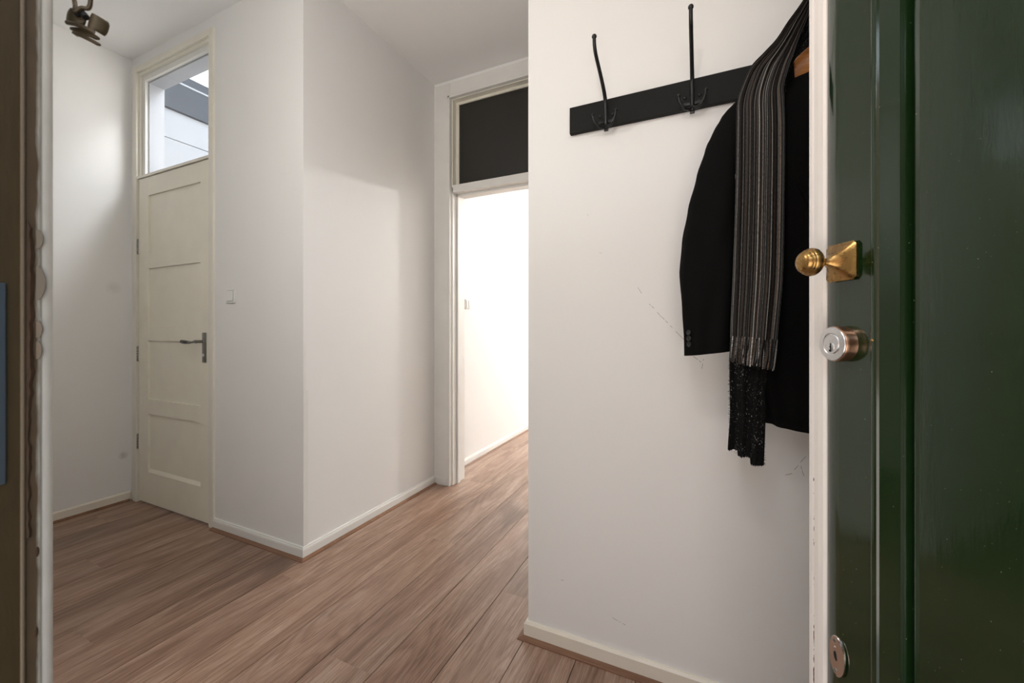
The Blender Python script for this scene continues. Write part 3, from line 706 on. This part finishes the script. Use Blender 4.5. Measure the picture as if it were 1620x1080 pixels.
# lower oval keyhole cover with swing flap
EK = empty('keyhole_cover', (s2u(0.6265), 0, 0.648 - 0.02), 0, D2)
def oval(w, h, y0, y1, cx=0, cz=0, tilt=0, n=40, bev=0.0008):
    bm = bmesh.new(); rings = []
    for (yy, k) in ((y0, 0), (y1 - bev, 0), (y1, bev)):
        rings.append([bm.verts.new(Vector((cx, yy, cz)) + Matrix.Rotation(tilt, 3, 'Y') @ Vector(((w - k) * math.cos(2 * math.pi * q / n), 0, (h - k) * math.sin(2 * math.pi * q / n)))) for q in range(n)])
    for A, B in zip(rings, rings[1:]):
        for q in range(n): bm.faces.new((A[q], A[(q + 1) % n], B[(q + 1) % n], B[q]))
    bm.faces.new(rings[0]); bm.faces.new(rings[-1]); return bm
obj('oval_plate', oval(0.0150, 0.0300, 0, 0.0022), M['warmsteel'], EK, True)
bm = bmesh.new(); vs = []
for q in range(20):
    a = math.radians(72 - q * 8.5)
    vs.append((0.0165 * math.cos(a) + 0.0012, 0.0290 * math.sin(a)))
vs += [(0.0060, -0.0265), (0.0050, -0.010), (0.0022, 0.010), (0.0005, 0.022)]
A = [bm.verts.new((x_, 0.0026, z_)) for x_, z_ in vs]; B = [bm.verts.new((x_ , 0.0042, z_)) for x_, z_ in vs]
for k in range(len(vs)): bm.faces.new((A[k], A[(k + 1) % len(vs)], B[(k + 1) % len(vs)], B[k]))
bm.faces.new(A); bm.faces.new(B)
fo = obj('flap', bm, M['warmsteel'], EK); fo.rotation_euler = (0, math.radians(0), 0); fo.scale = (-1, 1, 1)
for (xx_, zz_) in ((0.003, 0.0225), (0.0015, -0.0225)):
    bm = bmesh.new(); add_sphere(bm, (xx_, 0.0026, zz_), 0.0028, 12, (1, 0.45, 1)); obj('screw', bm, M['nickel'], EK, True)
bm = oval(0.0030, 0.0068, 0.0021, 0.0027, 0.0015, -0.001, 0.25, 20, 0.0001); obj('keyhole', bm, M['dark'], EK)
bm = bmesh.new(); add_sphere(bm, (0.0005, 0.0035, 0.0130), 0.0022, 10, (1, 0.5, 1)); obj('rivet', bm, M['warmsteel'], EK, True)

# ------------------------------------------------------------------ light switches
def switch(loc, rz, label, two=False):
    t = tag(empty('light_switch', loc, rz), label, 'light switch')
    if not two:
        bm = bmesh.new(); add_box(bm, (-0.041, -0.007, -0.041), (0.041, 0, 0.041), 0.003); obj('cover_plate', bm, M['plastic'], t)
        bx('shadow_gap', (-0.0295, -0.0074, -0.0295), (0.0295, -0.0065, 0.0295), M['dark'], t)  # dark sheet painting the shade line round the rocker
        bm = bmesh.new(); add_box(bm, (-0.0285, -0.0105, -0.0285), (0.0285, -0.006, 0.0285), 0.0012)
        for v in bm.verts:
            if v.co.y < -0.008: v.co.y += 0.0022 * (v.co.z / 0.0285)
        obj('rocker', bm, M['plastic'], t)
    else:
        bm = bmesh.new(); add_box(bm, (-0.034, -0.026, -0.042), (0.034, 0, 0.042), 0.005); obj('surface_box', bm, M['plastic'], t)
        bm = bmesh.new(); add_box(bm, (0.002, -0.034, -0.034), (0.028, -0.024, 0.034), 0.003); obj('rocker', bm, M['plastic'], t)
        bm = bmesh.new(); add_box(bm, (-0.028, -0.030, -0.034), (0.0005, -0.024, 0.034), 0.003); obj('rocker', bm, M['plastic'], t)
    return t
switch((-2.403, YB, 1.335), 0, 'flat square white rocker switch on the wall next to the cream door')
switch((XC, 2.955, 1.357), R90, 'small surface-mounted white switch on the wall beyond the hall doorway', True)

# ------------------------------------------------------------------ coat rack
CR = tag(empty('coat_rack', (-0.427, YB, 1.838)), 'long black wooden coat rack board with iron hooks on the white wall', 'coat rack')
OR = Vector((-0.427, YB, 1.838))
bm = bmesh.new(); add_box(bm, (0, -0.018, 0), (1.12, 0, 0.092), 0.002); obj('rack_board', bm, M['black_wood'], CR)
def hook_meshes():
    out = []
    bm = bmesh.new()
    add_tube(bm, [(0, -0.004, -0.010), (0, -0.007, 0.02), (0, -0.010, 0.055), (0, -0.020, 0.085), (0, -0.055, 0.110), (0, -0.110, 0.134), (0, -0.150, 0.150), (0, -0.168, 0.168), (0, -0.172, 0.190)], lambda u: 0.0066 - 0.0014 * u, 12)
    add_sphere(bm, (0, -0.172, 0.193), 0.0075, 14); out.append(('tall_prong', bm))
    for s_ in (-1, 1):
        bm = bmesh.new()
        add_tube(bm, [(0, -0.006, 0.004), (0.008 * s_, -0.012, -0.006), (0.022 * s_, -0.024, -0.006), (0.034 * s_, -0.032, 0.010), (0.038 * s_, -0.034, 0.028)], lambda u: 0.0052 - 0.0012 * u, 10)
        add_sphere(bm, (0.038 * s_, -0.034, 0.030), 0.0058, 12); out.append(('short_prong', bm))
    bm = bmesh.new(); add_box(bm, (-0.007, -0.005, -0.018), (0.007, 0, 0.05), 0.002)
    add_box(bm, (-0.026, -0.004, 0.010), (0.026, 0, 0.020), 0.0015)
    out.append(('hook_base', bm))
    for s_ in (-1, 1):
        bm = bmesh.new(); add_sphere(bm, (0.021 * s_, -0.003, 0.036), 0.0048, 12, (1, 0.5, 1)); out.append(('screw', bm))
    return out
protos = None
for i, hx in enumerate((-0.297, -0.030, 0.237, 0.504)):
    h = empty('hook', Vector((hx, YB - 0.018, 1.838)) - OR, 0, CR)
    if protos is None:
        protos = [obj(nm, b_, M['black_iron'], h, True) for nm, b_ in hook_meshes()]
    else:
        for p_ in protos:
            c_ = p_.copy(); C.objects.link(c_); c_.parent = h

# ------------------------------------------------------------------ wooden hanger
HG = tag(empty('clothes_hanger', (0.262, 1.275, 1.86)), 'brown wooden clothes hanger inside the neck of the black coat', 'clothes hanger')
bm = bmesh.new(); rings = []
for i in range(25):
    u = i / 24 * 2 - 1; X = u * 0.150
    zc = -0.014 - 0.150 * abs(u) ** 1.35; hh = 0.036 - 0.010 * abs(u); tt = 0.0075; yb2 = -0.02 * u * u
    r = []
    for (a_, b_) in ((-1, -0.8), (-0.6, -1), (0.6, -1), (1, -0.8), (1, 0.8), (0.6, 1), (-0.6, 1), (-1, 0.8)):
        r.append(bm.verts.new((X, yb2 + a_ * tt, zc + b_ * hh)))
    rings.append(r)
for A, B in zip(rings, rings[1:]):
    for k in range(8): bm.faces.new((A[k], A[(k + 1) % 8], B[(k + 1) % 8], B[k]))
bm.faces.new(rings[0]); bm.faces.new(rings[-1]); obj('hanger_arms', bm, M['hanger'], HG, True)
bm = bmesh.new(); add_tube(bm, [(0, 0, -0.01), (0, 0, 0.03), (-0.006, 0.0, 0.055), (-0.020, 0.02, 0.075), (-0.027, 0.045, 0.085), (-0.024, 0.065, 0.078)], 0.0015, 8)
obj('wire_hook', bm, M['steel'], HG, True)

# ------------------------------------------------------------------ black coat
CT = tag(empty('coat', (0.27, 1.30, 0.88)), 'black wool coat on a wooden hanger, sleeve hanging free with cuff buttons', 'coat')
OC = Vector((0.27, 1.30, 0.88))
def interp(tab, z):
    if z >= tab[0][0]: return tab[0][1:]
    for a, b in zip(tab, tab[1:]):
        if z >= b[0]:
            t = (a[0] - z) / (a[0] - b[0]); t = t * t * (3 - 2 * t) * 0.5 + t * 0.5
            return [p + (q - p) * t for p, q in zip(a[1:], b[1:])]
    return tab[-1][1:]
# z : x of each side, y centre, half depth
body = [(1.812, 0.205, 0.325, 1.300, 0.030), (1.795, 0.170, 0.360, 1.300, 0.040), (1.765, 0.110, 0.425, 1.298, 0.052), (1.72, 0.068, 0.470, 1.298, 0.064), (1.62, 0.070, 0.470, 1.300, 0.072),
        (1.40, 0.085, 0.450, 1.302, 0.070), (1.20, 0.100, 0.440, 1.305, 0.068), (1.05, 0.118, 0.440, 1.308, 0.066), (0.895, 0.142, 0.445, 1.310, 0.064)]
bm = bmesh.new(); n = 72; rings = []; m = 64; ztop, zbot = 1.812, 0.895
for j in range(m + 1):
    z = ztop + (zbot - ztop) * j / m
    xa, xb, yc_, hd = interp(body, z); cx = (xa + xb) / 2; hw = (xb - xa) / 2
    fall = min(1, max(0, (1.7 - z) / 0.5)); r = []
    for k in range(n):
        a = 2 * math.pi * k / n; c, s_ = math.cos(a), math.sin(a)
        ex = math.copysign(abs(c) ** 0.75, c); ey = math.copysign(abs(s_) ** 0.8, s_)
        fold = fall * 0.007 * math.sin(9 * a + 2.2 * z + 1.0) + fall * 0.004 * math.sin(17 * a - 3 * z)
        zz = z - (0.022 * (1 + ex) * 0.5 + 0.004 * math.sin(3 * a) if j > m - 10 else 0) * (max(0, j - (m - 10)) / 10)
        r.append(bm.verts.new(Vector((cx + ex * (hw + fold * 0.4), yc_ + ey * (hd + fold), zz)) - OC))
    rings.append(r)
for A, B in zip(rings, rings[1:]):
    for k in range(n): bm.faces.new((A[k], A[(k + 1) % n], B[(k + 1) % n], B[k]))
bm.faces.new(rings[-1])
obj('coat_body', bm, M['wool'], CT, True)
def sleeve(sgn, nm):
    # z : outer x, inner x, y centre, half depth   (built for the sleeve nearest the hooks, mirrored for the other)
    tab = [(1.795, 0.115, 0.165, 1.292, 0.030), (1.775, 0.078, 0.150, 1.291, 0.040), (1.74, 0.046, 0.135, 1.290, 0.048), (1.70, 0.024, 0.125, 1.288, 0.052), (1.66, 0.006, 0.120, 1.286, 0.054), (1.58, -0.018, 0.110, 1.283, 0.055), (1.49, -0.040, 0.104, 1.278, 0.055),
           (1.40, -0.055, 0.098, 1.273, 0.054), (1.31, -0.062, 0.092, 1.268, 0.052), (1.20, -0.054, 0.082, 1.260, 0.048), (1.12, -0.048, 0.074, 1.255, 0.044), (1.082, -0.047, 0.070, 1.253, 0.042)]
    bm = bmesh.new(); n = 40; m = 52; rings = []
    for j in range(m + 1):
        z = 1.795 + (1.082 - 1.795) * j / m
        xa, xb, yc_, hd = interp(tab, z); cx = (xa + xb) / 2; hw = (xb - xa) / 2; r = []
        f = min(1, max(0, (1.7 - z) / 0.3))
        for k in range(n):
            a = 2 * math.pi * k / n; c, s_ = math.cos(a), math.sin(a)
            fold = f * (0.0035 * math.sin(5 * a + 5 * z) + 0.0025 * math.sin(7 * a - 14 * z) * (1 if z < 1.45 else 0.4))
            zz = z + (0.008 * c if j > m - 8 else 0) * (max(0, j - (m - 8)) / 8)
            X = cx + c * (hw + fold * 0.3); X = X if sgn < 0 else 0.54 - X
            r.append(bm.verts.new(Vector((X, yc_ + s_ * (hd + fold), zz)) - OC))
        rings.append(r)
    # turned-in cuff
    last = rings[-1]; ctr = sum((v.co for v in last), Vector()) / n
    inn = [bm.verts.new(ctr + (v.co - ctr) * 0.86 + Vector((0, 0, 0.03))) for v in last]; rings.append(inn)
    for A, B in zip(rings, rings[1:]):
        for k in range(n): bm.faces.new((A[k], A[(k + 1) % n], B[(k + 1) % n], B[k]))
    bm.faces.new(rings[0]); bm.faces.new(inn)
    return obj(nm, bm, M['wool'], CT, True)
sl = sleeve(-1, 'sleeve'); sleeve(1, 'sleeve')
for k in range(3):
    z = 1.140 - 0.016 * k
    bm = bmesh.new(); d = Vector((-0.62, -0.78, 0)).normalized()
    mt = Matrix.Translation(Vector((-0.0345 + 0.0005 * k, 1.2265, z)) - OC) @ d.to_track_quat('Z', 'Y').to_matrix().to_4x4()
    add_lathe(bm, [(0.0074, 0), (0.0078, 0.002), (0.0070, 0.0035), (0.0050, 0.0026), (0, 0.0024)], mt, 20)
    obj('cuff_button', bm, M['button'], CT, True)
# collar standing behind the neck and lapels folded on the chest
bm = bmesh.new(); rings = []
for i in range(33):
    a = math.radians(-35 + 250 * i / 32); c, s_ = math.cos(a), math.sin(a)
    bx_, by_ = 0.266 + 0.062 * c, 1.292 + 0.048 * s_
    lift = 0.062 if s_ > 0 else 0.062 + 0.05 * s_
    r = [(bx_, by_, 1.795), (bx_ + 0.004 * c, by_ + 0.004 * s_, 1.808 + lift), (bx_ + 0.013 * c, by_ + 0.011 * s_, 1.806 + lift), (bx_ + 0.030 * c, by_ + 0.020 * s_, 1.775)]
    rings.append([bm.verts.new(Vector(p) - OC) for p in r])
for A, B in zip(rings, rings[1:]):
    for k in range(4): bm.faces.new((A[k], A[(k + 1) % 4], B[(k + 1) % 4], B[k]))
bm.faces.new(rings[0]); bm.faces.new(rings[-1]); obj('collar', bm, M['wool'], CT, True)
for s_ in (-1, 1):
    pts = [(0.035, 1.80), (0.085, 1.775), (0.105, 1.69), (0.085, 1.665), (0.098, 1.645), (0.05, 1.50), (0.006, 1.38), (0.002, 1.40), (0.018, 1.60)]
    bm = bmesh.new()
    def yy(x_, z_): return 1.236 - 0.004 * (1 if z_ < 1.7 else 0) + max(0, (z_ - 1.70)) * 0.42 + 0.35 * x_ * x_ * 6
    A = [bm.verts.new(Vector((0.268 + s_ * x_, yy(x_, z_) - 0.012, z_)) - OC) for x_, z_ in pts]; B = [bm.verts.new(Vector((0.268 + s_ * x_, yy(x_, z_) + 0.008, z_)) - OC) for x_, z_ in pts]
    for k in range(len(pts)): bm.faces.new((A[k], A[(k + 1) % len(pts)], B[(k + 1) % len(pts)], B[k]))
    bm.faces.new(A); bm.faces.new(B); obj('lapel', bm, M['wool'], CT)
bm = bmesh.new(); add_tube(bm, [Vector((0.258 + 0.002 * math.sin(z_ * 20), 1.2325 + 0.004 * math.cos(z_ * 9), z_)) - OC for z_ in (1.40, 1.3, 1.2, 1.1, 1.0, 0.90)], 0.0035, 8); obj('front_edge', bm, M['wool'], CT, True)
for z_ in (1.37, 1.25, 1.13):
    bm = bmesh.new(); add_lathe(bm, [(0.010, 0), (0.0105, 0.002), (0.009, 0.004), (0.006, 0.003), (0, 0.003)], Matrix.Translation(Vector((0.283, 1.233, z_)) - OC) @ Matrix.Rotation(R90, 4, 'X'), 20); obj('front_button', bm, M['button'], CT, True)

# ------------------------------------------------------------------ scarves
def ribbon(rows, ncol, nfold, amp, name, mat, parent, org, th=0.003, phase=0.0, vmax=1.0, jag=0.0, seed=1, flat_rows=0):
    """rows: (left xyz, right xyz); corrugated across into folds"""
    rs = random.Random(seed); bm = bmesh.new(); uvl = bm.loops.layers.uv.new('UVMap')
    Ls = smooth_path([r[0] for r in rows], 6); Rs = smooth_path([r[1] for r in rows], 6); m = len(Ls)
    sides = []; fr_ = [rs.uniform(0, 6.28) for _ in range(4)]
    for side in (0, 1):
        g = []
        for j in range(m):
            a, b = Ls[j], Rs[j]; v = j / (m - 1)
            T = (Ls[min(j + 1, m - 1)] - Ls[max(j - 1, 0)]); W = b - a
            N = W.cross(T).normalized()
            if N.y > 0 and abs(N.y) > 0.02: N = -N
            rw = []
            for i in range(ncol + 1):
                u = i / ncol
                uu = u + 0.012 * math.sin(2 * math.pi * 3 * u + fr_[0] + 2.5 * v)
                w_ = math.sin(2 * math.pi * nfold * uu + phase + 0.9 * math.sin(3.5 * v + fr_[1])) * (0.7 + 0.3 * math.sin(6 * v + fr_[2] + 7 * u))
                d = amp * (w_ + 0.35 * math.sin(2 * math.pi * (nfold * 2.3) * u + fr_[3] + 2 * v))
                p = a + W * uu + N * (d + side * -th)
                if jag and j > m - 4: p.z += jag * (rs.random() - 0.5) * (j - (m - 4)) / 3 if side == 0 else 0
                rw.append((bm.verts.new(p - org), u, v))
            g.append(rw)
        sides.append(g)
    def quad(vs):
        f = bm.faces.new([q[0] for q in vs])
        for lp, q in zip(f.loops, vs): lp[uvl].uv = (q[1], q[2] * vmax)
    for g in sides:
        for j in range(m - 1):
            for i in range(ncol): quad((g[j][i], g[j][i + 1], g[j + 1][i + 1], g[j + 1][i]))
    for j in range(m - 1):
        for i in (0, ncol): quad((sides[0][j][i], sides[0][j + 1][i], sides[1][j + 1][i], sides[1][j][i]))
    for i in range(ncol):
        for j in (0, m - 1): quad((sides[0][j][i], sides[0][j][i + 1], sides[1][j][i + 1], sides[1][j][i]))
    return obj(name, bm, mat, parent, True)

OS = Vector((0.237, 1.20, 2.02))
SC = tag(empty('striped_scarf', OS), 'long striped grey and brown wool scarf with fringe, draped in front of the coat', 'scarf')
Y_ = 1.195
front = [((0.246, 1.250, 2.034), (0.276, 1.250, 2.028)),
         ((0.2470, 1.215, 2.012), (0.262, 1.215, 2.008)), ((0.2300, 1.200, 1.962), (0.252, 1.200, 1.955)), ((0.211, Y_, 1.931), (0.237, Y_, 1.923)), ((0.187, Y_, 1.900), (0.224, Y_, 1.889)), ((0.165, Y_, 1.867), (0.212, Y_, 1.858)), ((0.139, Y_, 1.841), (0.203, Y_, 1.829)),
         ((0.110, Y_, 1.813), (0.193, Y_, 1.798)), ((0.092, Y_, 1.773), (0.182, Y_, 1.751)), ((0.081, Y_ + .005, 1.735), (0.183, Y_, 1.716)), ((0.079, Y_, 1.672), (0.185, Y_, 1.65)), ((0.077, Y_, 1.509), (0.184, Y_, 1.494)),
         ((0.071, Y_, 1.297), (0.181, Y_, 1.291)), ((0.066, Y_, 1.17), (0.172, Y_, 1.165)), ((0.065, Y_, 1.130), (0.168, Y_, 1.120))]
ribbon(front, 110, 4.5, 0.0085, 'front_length', M['stripes'], SC, OS, 0.004, 0.6, 1.0, seed=4)
back = [((0.246, 1.250, 2.035), (0.276, 1.250, 2.029)), ((0.250, 1.285, 2.033), (0.290, 1.285, 2.026)), ((0.255, 1.325, 1.99), (0.305, 1.325, 1.985)), ((0.258, 1.352, 1.90), (0.325, 1.352, 1.90)), ((0.260, 1.383, 1.75), (0.335, 1.383, 1.75)), ((0.260, 1.390, 1.45), (0.345, 1.390, 1.45))]
ribbon(back, 60, 3.5, 0.005, 'back_length', M['stripes'], SC, OS, 0.004, 0.2, 0.7, seed=6)
bm = bmesh.new(); uvl = bm.loops.layers.uv.new('UVMap'); rs = random.Random(12)
cells = [0.0, 0.05, 0.10, 0.16, 0.20, 0.27, 0.33, 0.385, 0.44, 0.50, 0.545, 0.60, 0.66, 0.72, 0.77, 0.83, 0.88, 0.94, 1.0]
for a_, b_ in zip(cells, cells[1:]):
    for q in range(3):
        u = a_ + (b_ - a_) * (0.2 + 0.3 * q); w = (b_ - a_) * 0.105 * 0.30
        um = (a_ + b_) / 2
        x0 = 0.065 + 0.103 * u; xb_ = 0.061 + 0.100 * (um * 0.8 + u * 0.2) + rs.uniform(-0.0015, 0.0015)
        zt = 1.133 - 0.010 * u; zb = 1.068 - 0.022 * um + rs.uniform(-0.004, 0.004)
        yo = Y_ - 0.0085 * math.sin(2 * math.pi * 4.5 * u + 0.6)
        st_ = len(bm.faces)
        add_tube(bm, [Vector((x0, yo, zt)) - OS, Vector(((x0 + xb_) / 2 + rs.uniform(-.002, .002), Y_ - 0.003, (zt + zb) / 2)) - OS, Vector((xb_, Y_ + 0.002, zb)) - OS], w, 6, 4)
        bm.faces.ensure_lookup_table()
        for f in bm.faces[st_:]:
            for lp in f.loops: lp[uvl].uv = (u, (1.2 - (lp.vert.co.z + OS.z)))
tag(obj('fringe', bm, M['stripes'], SC, True), 'fringe of knotted strands', kind='stuff')

OK_ = Vector((0.2, 1.235, 1.9))
KS = tag(empty('knitted_scarf', OK_), 'black knitted scarf with white flecks, hanging below the striped one', 'scarf')
Yk = 1.222
kn = [((0.250, 1.252, 2.016), (0.280, 1.252, 2.010)), ((0.250, 1.230, 1.99), (0.285, 1.230, 1.985)), ((0.236, 1.220, 1.93), (0.275, 1.220, 1.92)), ((0.194, 1.217, 1.855), (0.222, 1.217, 1.848)), ((0.136, 1.217, 1.80), (0.195, 1.217, 1.79)), ((0.083, 1.217, 1.745), (0.186, 1.217, 1.73)), ((0.077, 1.217, 1.66), (0.182, 1.217, 1.65)),
      ((0.076, 1.217, 1.45), (0.176, 1.217, 1.45)), ((0.069, 1.217, 1.25), (0.166, 1.217, 1.25)), ((0.064, 1.218, 1.08), (0.152, 1.218, 1.07)), ((0.064, Yk, 1.00), (0.146, Yk, 0.99)), ((0.065, Yk, 0.925), (0.1465, Yk, 0.915)), ((0.061, Yk, 0.85), (0.1445, Yk, 0.835)), ((0.060, Yk, 0.832), (0.1435, Yk, 0.795))]
ks = ribbon(kn, 70, 2.5, 0.006, 'knitted_length', M['boucle'], KS, OK_, 0.006, 1.8, 1.0, jag=0.006, seed=8)
for v in ks.data.vertices:       # stepped lower edge
    z = v.co.z + OK_.z
    if z < 0.842:
        u = (v.co.x + OK_.x - 0.060) / 0.0845
        lim = 0.830 if u < 0.27 else (0.815 if u < 0.62 else 0.797)
        f = (0.842 - z) / (0.842 - (0.832 - 0.037 * u)); v.co.z = 0.842 - f * (0.842 - lim) - OK_.z
ktb = [((0.250, 1.252, 2.017), (0.280, 1.252, 2.011)), ((0.254, 1.29, 2.012), (0.294, 1.29, 2.006)), ((0.240, 1.322, 1.96), (0.315, 1.322, 1.955)), ((0.228, 1.340, 1.85), (0.33, 1.340, 1.85)), ((0.228, 1.380, 1.6), (0.34, 1.380, 1.6))]
ribbon(ktb, 40, 2.5, 0.003, 'rear_length', M['boucle'], KS, OK_, 0.005, 0.4, 0.6, seed=9)
# loose wool hairs at the knit's edges
bm = bmesh.new(); rs = random.Random(31)
for k in range(150):
    z = rs.uniform(0.80, 1.06); side = rs.random()
    x_ = (0.065 if side < 0.5 else 0.1415) + rs.uniform(-.001, .001)
    if z < 0.83 and side < 0.5: z = 0.832; x_ = rs.uniform(0.062, 0.143); z -= 0.03 * (x_ - 0.062) / 0.08
    p = Vector((x_, Yk + rs.uniform(-.004, .004), z)); d = Vector((-1 if x_ < 0.1 else 1, 0, 0)) * rs.uniform(0.001, 0.005) + Vector((0, rs.uniform(-.002, .002), rs.uniform(-.004, .003)))
    add_tube(bm, [p - OK_, p + d * 0.6 + Vector((0, 0, rs.uniform(-.001, .001))) - OK_, p + d - OK_], 0.00035, 4, 1)
obj('loose_hairs', bm, M['wool'], KS)['kind'] = 'stuff'

# ------------------------------------------------------------------ hall lamp, added fill lights and the street outside
def lamp(spec, name, label, cord):
    x_, y_, z_ = spec['loc']
    t = tag(empty(name, (x_, y_, ZC)), label, 'lamp')
    bm = bmesh.new(); add_lathe(bm, [(0.05, 0), (0.05, -0.012), (0.02, -0.03), (0, -0.03)], None, 24); obj('ceiling_rose', bm, M['plastic'], t, True)
    bm = bmesh.new(); add_tube(bm, [(0, 0, -0.02), (0, 0, z_ - ZC + spec['radius'] + 0.05)], 0.003, 8, 1); obj('cord', bm, M['plastic'], t)
    bm = bmesh.new(); add_lathe(bm, [(0, 0.05), (0.022, 0.045), (0.024, 0.0), (0, 0.0)], Matrix.Translation((0, 0, z_ - ZC + spec['radius'] + 0.005)), 20); obj('socket', bm, M['plastic'], t, True)
    l = bpy.data.lights.new('bulb', 'POINT'); l.energy = spec['power']; l.shadow_soft_size = spec['radius']; l.color = spec['color']
    o = bpy.data.objects.new('bulb', l); C.objects.link(o); o.parent = t; o.location = (0, 0, z_ - ZC)
lamp(HALL_LAMP, 'hall_lamp', 'ceiling lamp in the hall beyond the doorway', 0.4)
if ENTRY_FILL_LIGHT['power'] > 0: lamp(ENTRY_FILL_LIGHT, 'entry_fill_light', 'added fill light hung over the entry', 0.3)
lamp(DOOR_FILL_LIGHT, 'door_fill_light', 'small added light inside the front doorway, in place of sky through its top', 0.3)
struct('street', [((-9, -9, -0.12), (9, YF - 0.36, -0.06))], M['street'])
struct('street_facade', [((-9, -9.2, -0.1), (9, -9, 6.0))], M['brick'])
